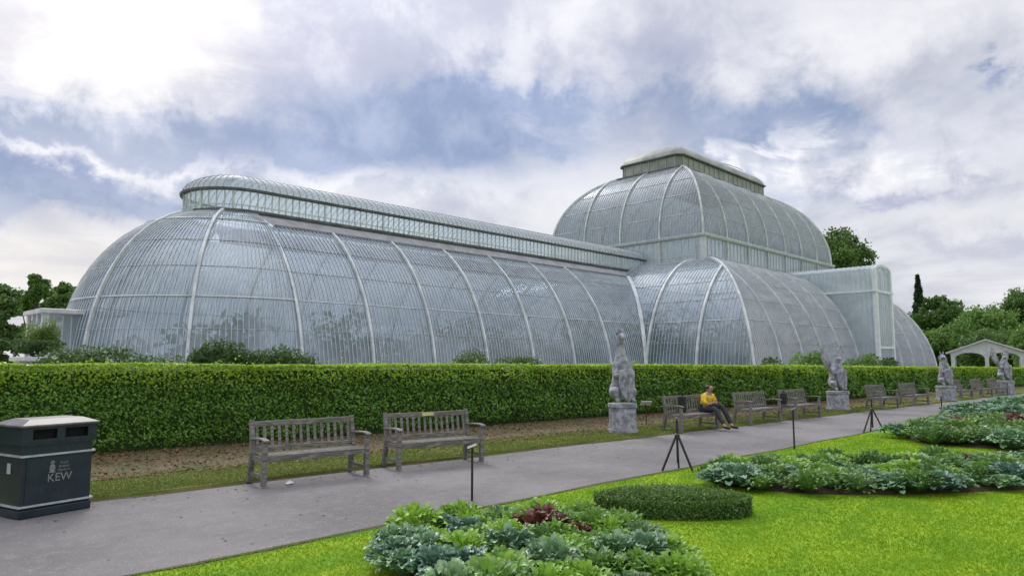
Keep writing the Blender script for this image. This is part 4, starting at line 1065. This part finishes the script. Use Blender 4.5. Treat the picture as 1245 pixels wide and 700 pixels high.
m2.bar((.335, 0, .60), (.345, 0, .63), .012); m2.bar((.375, 0, .60), (.365, 0, .63), .012); m2.bar((.355, 0, .60), (.355, 0, .635), .012); m2.bar((.315, 0, .50), (.395, 0, .50), .01)
m2.build('crest', M['letter'], dr_)
mb = MB(); mb.box((-.002, .25, .50), (.006, .33, .62)); mb.build('side_label', M['silver'], bn)

# ------------------------------------------------------------------ skin-modifier figures
def skin(name, verts, edges, radii, parent, m, sub=2, root=0):
    me = bpy.data.meshes.new(name); me.from_pydata(verts, edges, []); me.materials.append(m)
    o = bpy.data.objects.new(name, me); COL.objects.link(o); o.parent = parent
    o.modifiers.new('skin', 'SKIN'); sv = me.skin_vertices[0].data
    for i, r in enumerate(radii): sv[i].radius = (r, r) if not hasattr(r, '__len__') else r; sv[i].use_root = (i == root)
    o.modifiers['skin'].use_smooth_shade = True
    s = o.modifiers.new('sub', 'SUBSURF'); s.levels = sub; s.render_levels = sub
    return o
def chain(V, E, Rr, start, pts):
    prev = start
    for p, r in pts:
        V.append(p); Rr.append(r); i = len(V) - 1
        if prev is not None: E.append((prev, i))
        prev = i
    return prev
def statue(kind, label, x, y, rz, H, pw):
    """heraldic beast seated upright behind a shield on a round-cornered plinth"""
    t = empty('beast_statue', (x, y, .02), rz, label, 'statue', 'stone heraldic beasts beside the path')
    ph = H * .275; S = (H - ph) / 1.85
    mb = MB(); w = pw / 2
    oct_ = lambda s_: [(math.copysign(abs(math.cos(a)) ** .55, math.cos(a)) * s_, math.copysign(abs(math.sin(a)) ** .55, math.sin(a)) * s_) for a in [2 * math.pi * k / 20 for k in range(20)]]
    mb.prism(oct_(w * 1.04), 0, ph * .14); mb.prism(oct_(w * .93), ph * .142, ph * .86); mb.prism(oct_(w), ph * .862, ph)
    mb.build('plinth', M['stone'], t, bevel=.008)
    P = lambda a, b, c: (a * S * .80, b * S * .85, ph + c * S)
    V = []; E = []; Rr = []; r = lambda q: q * S * .84
    # torso: haunches -> chest -> neck (front is -y)
    hip = chain(V, E, Rr, None, [(P(0, .12, .22), r(.24))])
    ch_ = chain(V, E, Rr, hip, [(P(0, .10, .50), r(.23)), (P(0, .04, .82), r(.25))])
    if kind == 'a': nk = chain(V, E, Rr, ch_, [(P(0, .04, 1.08), r(.17)), (P(-.02, .02, 1.32), r(.13)), (P(-.05, -.03, 1.55), r(.135)), (P(-.05, -.14, 1.62), r(.10)), (P(-.06, -.27, 1.53), r(.06))])
    elif kind == 'b': nk = chain(V, E, Rr, ch_, [(P(.05, .0, 1.02), r(.15)), (P(.05, -.04, 1.20), r(.145)), (P(.05, -.18, 1.20), r(.09)), (P(.05, -.28, 1.14), r(.045))])
    else: nk = chain(V, E, Rr, ch_, [(P(-.02, .0, 1.10), r(.20)), (P(-.08, -.05, 1.36), r(.17)), (P(-.14, -.17, 1.36), r(.12)), (P(-.20, -.30, 1.30), r(.07))])
    for s_ in (-1, 1):
        chain(V, E, Rr, hip, [(P(s_ * .25, .02, .26), r(.17)), (P(s_ * .29, -.2, .34), r(.12)), (P(s_ * .25, -.16, .12), r(.07)), (P(s_ * .24, -.30, .045), r(.06))])
        chain(V, E, Rr, ch_, [(P(s_ * .24, -.04, .84), r(.11)), (P(s_ * .27, -.16, .62), r(.075)), (P(s_ * .17, -.30, .72), r(.055)), (P(s_ * .10, -.34, .74), r(.05))])
    body = skin('body', V, E, Rr, t, M['stone'], 2)
    # tail
    mb = MB(); pts = [P(.05, .3, .1), P(.30, .34, .16), P(.40, .22, .45), P(.32, .2, .75), P(.40, .18, .95), P(.34, .16, 1.08)]
    mb.tube(pts, [r(.05), r(.05), r(.045), r(.04), r(.06), r(.02)], 8); mb.build('tail', M['stone'], t, True)
    # shield
    mb = MB(); prof = [(-.24, .78), (0, .82), (.24, .78), (.245, .45), (.17, .2), (0, .04), (-.17, .2), (-.245, .45)]
    n = 8; vs = [P(a, -.36 - .10 * (1 - (a / .25) ** 2), c) for a, c in prof] + [P(a, -.29 - .08 * (1 - (a / .25) ** 2), c) for a, c in prof]
    mb.add(vs + [P(0, -.48, .5), P(0, -.36, .5)], [(i, (i + 1) % n, 2 * n) for i in range(n)] + [(n + (i + 1) % n, n + i, 2 * n + 1) for i in range(n)] + [(i, n + i, n + (i + 1) % n, (i + 1) % n) for i in range(n)])
    sh_ = mb.build('shield', M['stone'], t, bevel=r(.01))
    mb = MB(); mb.bar(P(0, -.475, .1), P(0, -.50, .72), r(.03)); mb.bar(P(-.18, -.46, .5), P(.18, -.46, .5), r(.03)); mb.build('cross', M['stone'], sh_)
    # ears / crest
    mb = MB()
    hx, hy, hz_ = {'a': (-.05, .0, 1.68), 'b': (.05, .02, 1.32), 'c': (-.08, .02, 1.52)}[kind]
    for s_ in (-1, 1): mb.tube([P(hx + s_ * .07, hy, hz_ - .05), P(hx + s_ * .10, hy + .02, hz_ + .04), P(hx + s_ * .09, hy + .03, hz_ + .11)], [r(.035), r(.03), r(.005)], 8)
    mb.build('ear', M['stone'], t, True)
    if kind == 'a':
        mb = MB(); pts = [P(.02, .16, 1.0), P(.10, .2, 1.25), P(.10, .18, 1.5), P(.02, .12, 1.72), P(-.05, .05, 1.80)]
        mb.tube(pts, [r(.08), r(.09), r(.08), r(.06), r(.02)], 8); mb.build('mane', M['stone'], t, True)
    if kind == 'b':   # raised wings
        for s_ in (-1, 1):
            mb = MB(); W = [(.10, .70), (.34, .85), (.55, 1.12), (.62, 1.42), (.52, 1.68), (.36, 1.58), (.24, 1.30), (.12, 1.02)]
            vs = [P(s_ * a, .16 + .05 * c, c) for a, c in W] + [P(s_ * a, .22 + .05 * c, c) for a, c in W]; n = 8
            mb.add(vs, [tuple(range(8)), tuple(range(15, 7, -1))] + [(i, (i + 1) % n, n + (i + 1) % n, n + i) for i in range(n)])
            for k in range(5): mb.bar(P(s_ * (.16 + k * .05), .17 + .05 * .9, .9 + k * .03), P(s_ * (.26 + k * .075), .17 + .05 * 1.4, 1.30 + .07 * k), r(.045), r(.06))
            mb.build('wing', M['stone'], t, bevel=r(.012))
    if kind == 'c':
        mb = MB()
        for k in range(9):
            a = math.pi * 2 * k / 9; c = (-.08 + .14 * math.cos(a), .06, 1.34 + .17 * math.sin(a)); mb.tube([P(-.06, .03, 1.3), P(*c), P(c[0] * 1.15, .12, c[2] - .08)], [r(.05), r(.06), r(.02)], 6)
        mb.build('mane', M['stone'], t, True)
    return t
fa = R(-8)
statue('a', 'tall grey stone beast rearing its head behind a shield, nearest of the statues', 14.05, 10.12, R(-30), 2.55, .62)
statue('b', 'grey stone winged beast with shield on a plinth, right of the seated person', 25.9, 9.45, R(-30), 2.42, .66)
statue('c', 'grey stone maned beast on a plinth in front of the pavilion left side', 35.6, 8.4, R(-40), 2.35, .7)
statue('b', 'grey stone beast farthest away, against the right side of the pavilion', 45.2, 7.9, R(-40), 2.6, .75)
# small label beside first statue
lb = empty('plant_label', (16.2, 10.9, .05), R(-35), 'small white tilted label on a stake right of the nearest statue', 'label')
mb = MB(); mb.bar((0, 0, 0), (0, .03, .52), .02, .02); mb.build('stake', M['black'], lb)
mx_ = Matrix.Translation((0, 0, .55)) @ Matrix.Rotation(R(-35), 4, 'X')
mb = MB(); mb.box((-.15, -.10, -.006), (.15, .10, .006), 0, mx_); pl_ = mb.build('plate', M['white'], lb, bevel=.002)
mb = MB()
for i in range(4): mb.box((-.11, .055 - i * .035, .0065), (.10 - .03 * (i % 2), .062 - i * .035, .008), 0, mx_)
mb.build('print', M['black'], pl_)

# ------------------------------------------------------------------ stakes and tripods in the lawn edge
def stake(label, x, y, h):
    t = empty('stake_sign', (x, y, 0), TH - math.pi / 2, label, 'stake', 'black stakes along the lawn edge')
    mb = MB(); mb.bar((0, 0, 0), (0, 0, h), .028, .028); mb.build('post', M['black'], t, bevel=.004)
    mb = MB(); m_ = Matrix.Translation((0, -.02, h)) @ Matrix.Rotation(R(-20), 4, 'Y') @ Matrix.Rotation(R(8), 4, 'X'); mb.box((-.06, -.06, -.006), (.06, .06, .008), 0, m_); mb.build('plate', M['black'], t)
stake('thin black stake standing behind the front flower bed, in front of the second bench', 6.03, 6.62, .66)
stake('thin black stake in the lawn edge left of the middle bed, before the seated person', 13.93, 5.95, .78)
stake('thin black stake far along the lawn edge near the third statue', 26.3, 6.35, .6)
def tripod(label, x, y, h):
    t = empty('tripod_stand', (x, y, 0), .3, label, 'stand', 'black tripod stands at the lawn edge')
    zj = h * .68
    for k in range(3):
        a = 2 * math.pi * k / 3 + .2; mb = MB(); mb.bar((.025 * math.cos(a), .025 * math.sin(a), zj), (.27 * math.cos(a), .27 * math.sin(a), .01), .028, .028); mb.build('leg', M['black'], t)
    mb = MB(); mb.tube([(0, 0, .12), (0, 0, h)], .018, 8); mb.lathe([(.0, 0), (.04, .01), (.04, .08), (.02, .1)], (0, 0, zj - .05), 12); mb.build('centre_post', M['black'], t)
    mb = MB(); mb.lathe([(.0, 0), (.028, .012), (.030, .03), (.015, .05), (0, .055)], (0, 0, h), 12); mb.build('knob', M['bin_top'], t)
tripod('black tripod stand at the path edge before the nearest statue', 9.95, 6.12, .78)
tripod('black tripod stand at the path edge before the second statue', 18.55, 5.98, .80)

# ------------------------------------------------------------------ person on the third bench
pe = empty('person', (16.62, 9.55, .05), R(-10), 'person in a yellow top and dark trousers sitting on the bench with head bowed', 'person'); pe.scale = (.93, .93, .86)
V = []; E = []; Rr = []
hip = chain(V, E, Rr, None, [((0, -.22, .53), .13)])
chst = chain(V, E, Rr, hip, [((0, -.20, .68), .125), ((0, -.25, .84), .13), ((0, -.31, .95), .105)])
hd = chain(V, E, Rr, chst, [((0, -.34, 1.02), .052), ((0, -.37, 1.08), .075), ((0, -.40, 1.16), .093), ((0, -.40, 1.22), .07)])
for s_, kn in ((-1, .56), (1, .64)):
    e = chain(V, E, Rr, hip, [((s_ * .09, -.28, .52), .095), ((s_ * .12, -.50, .53 + (kn - .53) * .6), .078), ((s_ * .13, -.66, kn), .062), ((s_ * .14, -.80, kn - .24), .052), ((s_ * .15, -.95, .10), .038), ((s_ * .16, -1.02, .05), .036), ((s_ * .17, -1.14, .035), .03)])
    e = chain(V, E, Rr, chst, [((s_ * .17, -.31, .92), .058), ((s_ * .22, -.36, .74), .045), ((s_ * .18, -.50, .68), .038), ((s_ * .09, -.60, .76), .027)])
body = skin('body', V, E, Rr, pe, M['skin'], 2)
def shell(name, V, E, Rr, m, k=1.0, sub=2): return skin(name, V, E, [q * k for q in Rr], pe, m, sub)
V = []; E = []; Rr = []
a = chain(V, E, Rr, None, [((0, -.22, .55), .15), ((0, -.22, .68), .152), ((0, -.27, .84), .158), ((0, -.315, .945), .118)])
for s_ in (-1, 1): chain(V, E, Rr, a, [((s_ * .17, -.31, .925), .078), ((s_ * .22, -.36, .75), .066), ((s_ * .20, -.44, .70), .055)])
skin('yellow_top', V, E, Rr, pe, M['yellow'], 2)
V = []; E = []; Rr = []
h_ = chain(V, E, Rr, None, [((0, -.22, .52), .148)])
for s_, kn in ((-1, .56), (1, .64)):
    chain(V, E, Rr, h_, [((s_ * .09, -.28, .53), .112), ((s_ * .12, -.50, .53 + (kn - .53) * .6), .095), ((s_ * .13, -.67, kn + .005), .08), ((s_ * .14, -.80, kn - .24), .07), ((s_ * .148, -.94, .13), .058)])
skin('trousers', V, E, Rr, pe, M['trouser'], 2)
for s_ in (-1, 1):
    V = []; E = []; Rr = []; chain(V, E, Rr, None, [((s_ * .15, -.93, .07), .045), ((s_ * .16, -1.03, .048), .048), ((s_ * .17, -1.16, .04), .038)]); skin('shoe', V, E, Rr, pe, M['shoe'], 2)
    # fingers round the phone
    for k in range(5):
        V = []; E = []; Rr = []
        bx_ = s_ * .09; chain(V, E, Rr, None, [((bx_ - s_ * .01, -.60, .765 + k * .008), .010), ((bx_ - s_ * .03, -.64, .765 + k * .017), .009), ((bx_ - s_ * .06, -.655, .77 + k * .018), .0075)])
        skin('finger', V, E, Rr, pe, M['skin'], 1)
V = []; E = []; Rr = []; chain(V, E, Rr, None, [((0, -.345, 1.10), .088), ((0, -.37, 1.17), .105), ((0, -.39, 1.235), .085)]); skin('hair', V, E, Rr, pe, M['hair'], 2)
mb = MB()
mb.lathe([(0, 0), (.012, .005), (.010, .02), (0, .03)], (0, -.492, 1.14), 8); mb.build('nose', M['skin'], pe, True)
mb = MB()
for s_ in (-1, 1): mb.lathe([(0, 0), (.011, .004), (.011, .012), (0, .016)], (s_ * .032, -.482, 1.165), 8)
mb.build('eyes', M['hair'], pe, True)
mb = MB(); mb.box((-.022, -.487, 1.112), (.022, -.478, 1.119)); mb.build('mouth', M['skin'], pe)
mb = MB(); mb.box((-.04, -.668, .76), (.04, -.660, .90)); ph_ = mb.build('phone', M['bagdark'], None, bevel=.003)
ph_.location = (16.62, 9.55, .05); ph_.rotation_euler = (0, 0, R(-10)); ph_.scale = (.93, .93, .86); tag(ph_, 'small dark phone held up in both hands by the person in yellow', 'phone')
# grey bag on bench beside the person
def bag(name, label, x, y, z, w, d, h, m, rz=0.0):
    t = empty(name, (x, y, z), rz, label, 'bag')
    mb = MB(); mb.box((-w / 2, -d / 2, 0), (w / 2, d / 2, h)); o = mb.build('bag_body', m, t, bevel=min(w, d, h) * .22)
    s = o.modifiers.new('s', 'SUBSURF'); s.levels = 1; s.render_levels = 1
    mb = MB(); mb.tube([(-w * .2, 0, h * .95), (-w * .18, 0, h * 1.2), (w * .18, 0, h * 1.2), (w * .2, 0, h * .95)], .012, 6); mb.build('handle', M['bagdark'], t)
bag('backpack', 'black backpack upright on the bench left of the person in yellow', 15.55, 9.40, .465, .16, .18, .40, M['bagdark'])
bag('shoulder_bag', 'dark bag standing on the bench end left of the second statue', 20.75, 9.12, .46, .20, .16, .34, M['bagdark'])
# crumpled paper scrap
mb = MB(); r_ = random.Random(4); vs = [(.09 * math.cos(a) * r_.uniform(.6, 1), .06 * math.sin(a) * r_.uniform(.6, 1), r_.uniform(0, .03)) for a in [2 * math.pi * k / 9 for k in range(9)]] + [(0, 0, .055)]
mb.add(vs, [(i, (i + 1) % 9, 9) for i in range(9)]); o = mb.build('paper_scrap', M['white']); o.location = (5.03, 9.3, .006); tag(o, 'crumpled white paper scrap on the path in front of the nearest bench', 'litter')

# ------------------------------------------------------------------ flower beds
def poly_area_pts(poly, spacing, r, jitter=.35):
    P = np.array(poly); x0, y0 = P.min(0); x1, y1 = P.max(0); out = []
    j = 0; y = y0
    while y < y1:
        x = x0 + (spacing / 2 if j % 2 else 0)
        while x < x1:
            qx, qy = x + r.uniform(-jitter, jitter) * spacing, y + r.uniform(-jitter, jitter) * spacing
            if inside(poly, qx, qy): out.append((qx, qy))
            x += spacing
        y += spacing * .87; j += 1
    return out
def inside(poly, x, y):
    c = False; n = len(poly); j = n - 1
    for i in range(n):
        xi, yi = poly[i]; xj, yj = poly[j]
        if (yi > y) != (yj > y) and x < (xj - xi) * (y - yi) / (yj - yi) + xi: c = not c
        j = i
    return c
def smooth_poly(p, it=2):
    for _ in range(it):
        q = []
        for i in range(len(p)):
            a, b = p[i], p[(i + 1) % len(p)]; q += [(a[0] * .75 + b[0] * .25, a[1] * .75 + b[1] * .25), (a[0] * .25 + b[0] * .75, a[1] * .25 + b[1] * .75)]
        p = q
    return p
def bed(poly, z=.05):
    p = smooth_poly(poly); n = len(p); cx = sum(q[0] for q in p) / n; cy = sum(q[1] for q in p) / n
    vs = [(cx + (x - cx) * .92, cy + (y - cy) * .92, .002) for x, y in p] + [(cx + (x - cx) * .85, cy + (y - cy) * .85, z) for x, y in p]
    mb = MB(); mb.add(vs, [(i, (i + 1) % n, n + (i + 1) % n, n + i) for i in range(n)] + [tuple(range(n, 2 * n))]); o = mb.build('flower_bed_soil', M['soil']); tag(o, kind='structure'); return p
def rosette(kind, seed):
    """a bushy mound of small crinkled leaves"""
    r = random.Random(seed); V = []; F = []
    n, L, W, ruf, H, RR = {'kale': (135, .074, .054, .42, .20, .19), 'green': (170, .058, .038, .2, .20, .20), 'burg': (80, .078, .046, .3, .20, .14), 'midg': (160, .056, .028, .16, .21, .19)}[kind]
    for k in range(n):
        a = k * 2.39996 + r.uniform(-.4, .4); u0 = (k + .5) / n; lay = 1 - u0; rad = RR * math.sqrt(u0) * r.uniform(.7, 1.1)
        zb = H * math.sqrt(max(0, 1 - (rad / (RR * 1.15)) ** 2)) * r.uniform(.55, 1.12) + .01
        el = R(10 + 62 * lay + r.uniform(-22, 22)); ll = L * r.uniform(.7, 1.25); ww = W * r.uniform(.75, 1.25); az = a + r.uniform(-.7, .7)
        ca, sa = math.cos(az), math.sin(az); bx_, by_ = rad * math.cos(a), rad * math.sin(a); b = len(V)
        V += [(-.004 * sa, .004 * ca, 0), (.004 * sa, -.004 * ca, 0), (bx_ + .004 * sa, by_ - .004 * ca, zb), (bx_ - .004 * sa, by_ + .004 * ca, zb)]; F.append((b, b + 1, b + 2, b + 3)); b += 4
        NU, NV = 4, 4; rr = 0; zz_ = zb; ph = r.uniform(0, 6); cur = r.uniform(.6, 1.7); tw = r.uniform(-.5, .5)
        for i in range(NU + 1):
            u = i / NU; e = el + .5 - cur * u
            if i: rr += ll / NU * math.cos(e); zz_ += ll / NU * math.sin(e)
            w = ww * (.22 + .78 * math.sin(math.pi * min(1, u * .86 + .10)) ** .8) * .5
            for j in range(NV + 1):
                v = (j / NV - .5) * 2; x, y = rr - abs(v) * ll * .10 * u, v * w
                z = zz_ + abs(v) ** 1.4 * w * .45 + ruf * w * math.sin(u * 11 + v * 5 + ph) * (.3 + abs(v)) + tw * v * w
                V.append((bx_ + x * ca - y * sa, by_ + x * sa + y * ca, max(.0, z)))
        for i in range(NU):
            for j in range(NV): q = b + i * (NV + 1) + j; F.append((q, q + 1, q + NV + 2, q + NV + 1))
    return V, F
protos = {}
def plant(kind, x, y, s, label, group, zk=1.0):
    key = (kind, random.randrange(6))
    if key not in protos:
        V, F = rosette(kind, hash(kind) % 7 + key[1] * 13 if 0 else (len(kind) * 31 + ord(kind[0]) + key[1] * 13))
        nm = {'kale': 'kale_plant', 'green': 'bedding_plant', 'burg': 'burgundy_plant', 'midg': 'bedding_plant'}[kind]
        o = mesh_obj(nm, V, F, M[kind], None, None, True); protos[key] = o
    else: o = protos[key].copy(); COL.objects.link(o)
    o.location = (x, y, .035); o.rotation_euler = (random.uniform(-.12, .12), random.uniform(-.12, .12), random.uniform(0, 6.28)); o.scale = (s, s, s * zk * random.uniform(.8, 1.2))
    tag(o, label, 'plant', group); return o
rp = random.Random(5)
FB = [(3.95, 5.5), (4.6, 5.72), (5.4, 5.45), (5.95, 5.0), (6.15, 4.5), (5.95, 3.85), (5.45, 3.5), (4.95, 2.9), (4.1, 2.4), (3.0, 3.2), (3.45, 4.69)]
fbp = bed(FB)
for x, y in poly_area_pts(fbp, .29, rp, .3):
    # blue-green kale on the left flank, bright green inside, a burgundy patch at the back
    dl = (x - 3.5) * .8 + (5.9 - y) * -.25
    left = (x - 3.3) * 0.9 - (y - 3.4) * .35 < .16 + rp.uniform(-.15, .15)
    bd = math.hypot(x - 5.2, y - 4.55) < .28
    kind = 'burg' if bd else ('kale' if left or (rp.random() < .12) else ('midg' if rp.random() < .2 else 'green'))
    plant(kind, x, y, rp.uniform(.85, 1.4), {'kale': 'blue-green kale in the nearest bed at the bottom of the photo', 'green': 'bright green leafy plant in the nearest bed at the bottom of the photo',
          'midg': 'dull green leafy plant in the nearest bed at the bottom of the photo', 'burg': 'dark burgundy plant in the small patch at the back of the nearest bed'}[kind],
          {'kale': 'kale in the nearest bed', 'green': 'green plants in the nearest bed', 'midg': 'dull green plants in the nearest bed', 'burg': 'burgundy plants in the nearest bed'}[kind], .74)
MBd = [(9.23, 5.61), (8.9, 4.82), (9.3, 3.66), (10.4, 2.7), (11.59, 1.9), (13.0, 1.0), (14.6, 1.3), (14.4, 2.6), (12.7, 4.1), (10.7, 5.55)]
mbp = bed(MBd)
for x, y in poly_area_pts(mbp, .38, rp, .3):
    front = not inside([(10.6 + (a - 10.6) * .8 + .3, 3.8 + (b - 3.8) * .8 + .2) for a, b in mbp], x, y)
    q = rp.random(); kind = ('kale' if q < .30 else 'midg' if q < .96 else 'burg') if front else ('green' if q < .45 else 'midg' if q < .85 else 'kale' if q < .97 else 'burg')
    plant(kind, x, y, rp.uniform(1.0, 1.65), {'kale': 'blue-green kale in the middle bed right of the oval box hedge', 'green': 'bright green plant in the middle bed right of the oval box hedge',
          'midg': 'dull green plant in the middle bed right of the oval box hedge', 'burg': 'reddish plant in the middle bed right of the oval box hedge'}[kind],
          {'kale': 'kale in the middle bed', 'green': 'green plants in the middle bed', 'midg': 'dull green plants in the middle bed', 'burg': 'reddish plants in the middle bed'}[kind], .62)
FBd = [(17.37, 5.25), (16.45, 4.27), (16.4, 3.27), (17.0, 1.6), (20, 1.2), (23.8, 2.6), (23.5, 4.3), (20.5, 5.6)]
fdp = bed(FBd)
for x, y in poly_area_pts(fdp, .55, rp, .3):
    q = rp.random(); kind = 'burg' if q < .16 else 'midg' if q < .75 else 'kale' if q < .88 else 'green'
    plant(kind, x, y, rp.uniform(1.7, 2.2), {'kale': 'grey-green plant in the bed at the far lawn edge', 'green': 'green plant in the bed at the far lawn edge',
          'midg': 'dull green plant in the bed at the far lawn edge', 'burg': 'dark red plant in the bed at the far lawn edge'}[kind],
          {'kale': 'grey-green plants in the far bed', 'green': 'green plants in the far bed', 'midg': 'dull green plants in the far bed', 'burg': 'dark red plants in the far bed'}[kind], .55)
TB = [(24.6, 5.7), (22.6, 4.9), (25.5, 2.9), (31, 3.0), (36, 4.6), (34, 6.0), (29.66, 6.0)]
tbp = bed(TB)
for x, y in poly_area_pts(tbp, .9, rp, .3):
    plant('kale' if rp.random() < .8 else 'midg', x, y, rp.uniform(2.6, 3.4), 'tall blue-green leafy plant in the farthest bed below the pavilion', 'tall plants in the farthest bed', .45)
# clipped oval box hedge
bx = empty('box_hedge', (*at(812, 8.25), 0), TH - math.pi / 2 - .25 + .15, 'low oval clipped box hedge on the lawn behind the front bed', 'hedge')
mb = MB(); mb.lathe([(.0, 0), (.9, 0.02), (.96, .15), (.9, .24), (0, .26)], (0, 0, 0), 24); mb.v = [(x * .80, y * .34, z * .7) for x, y, z in mb.v]; mb.build('core', M['hedge_core'], bx)
n = 26000; a = rng.uniform(0, 2 * math.pi, n); top = rng.random(n) < .5; rr = np.where(top, np.sqrt(rng.random(n)), 1 + rng.normal(0, .02, n)); z = np.where(top, .24 - .05 * rr ** 3 + rng.normal(0, .02, n), rng.uniform(.02, .20, n))
edge = np.clip((rr - .85) / .15, 0, 1) * top; z = z - edge * .05; rr = rr * (1 - .06 * np.clip((z - .2) / .1, 0, 1))
p = np.stack([rr * .84 * np.cos(a), rr * .40 * np.sin(a), z], 1); p += rng.normal(0, .012, p.shape)
nn = np.where(top[:, None], np.array([0, 0, 1.]), np.stack([np.cos(a), np.sin(a) * 1.5, np.full(n, .3)], 1))
v, f = leaf_quads(p, .030, nn, .6, .9); mesh_obj('foliage', v, f, M['box'], None, bx)
# lawn blades close to the camera
def keep_lawn(x, y):
    if y > nearY(x) + .03: return False
    for P in (fbp, mbp): 
        if inside(P, x, y): return False
    return True
n = 330000
u = rng.uniform(-.80, .80, n); D = 4.6 + (17 - 4.6) * rng.random(n) ** 1.15
c_, s_ = math.cos(TH), math.sin(TH); gx = D * (c_ + u * s_); gy = D * (s_ - u * c_)
ok = gy < nearY(0) + .02 - .012 * gx
def inside_np(P, x, y):
    c = np.zeros(len(x), bool); n_ = len(P); j = n_ - 1
    for i in range(n_):
        xi, yi = P[i]; xj, yj = P[j]
        if yi != yj: c ^= ((yi > y) != (yj > y)) & (x < (xj - xi) * (y - yi) / (yj - yi) + xi)
        j = i
    return c
for P in (fbp, mbp): ok &= ~inside_np(P, gx, gy)
gx, gy, D = gx[ok], gy[ok], D[ok]; n = len(gx)
# verge blades
nv = 70000; vx = 2 + 26 * rng.random(nv) ** 1.5; vy = 10.08 - .055 * vx + rng.random(nv) ** 1.3 * 1.75 + .03
gx = np.concatenate([gx, vx]); gy = np.concatenate([gy, vy]); gz = np.concatenate([np.zeros(n), np.full(nv, .044)]); n = len(gx); D = np.hypot(gx, gy)
hgt = rng.uniform(.010, .026, n); wd = .0022 + D * .00045; an = rng.uniform(0, 2 * math.pi, n); le = rng.normal(0, .014, (n, 2))
v = np.empty((n, 3, 3)); v[:, 0] = np.stack([gx - np.cos(an) * wd, gy - np.sin(an) * wd, gz], 1); v[:, 1] = np.stack([gx + np.cos(an) * wd, gy + np.sin(an) * wd, gz], 1); v[:, 2] = np.stack([gx + le[:, 0], gy + le[:, 1], gz + hgt], 1)
o = mesh_obj('grass_blades', v.reshape(-1, 3), np.arange(3 * n).reshape(-1, 3), [M['blade'], M['vblade']], (gz > .02).astype(int)); tag(o, 'short bright green blades of mown grass on the lawn and verge', 'grass', kind='stuff')
# fallen leaves below the hedge
n = 15000; x = 1 + 34 * rng.random(n) ** 1.4; y = 14.75 - .092 * x - rng.random(n) ** 1.3 * 3.6 + .3
v, f = leaf_quads(np.stack([x, y, np.full(n, .062) + rng.random(n) * .015], 1), .065, np.array([0, 0, 2.2]), .6, .6)
o = mesh_obj('fallen_leaves', v, f, M['dead_leaf']); tag(o, 'brown fallen leaves scattered on the soil under the long hedge', 'leaves', kind='stuff')
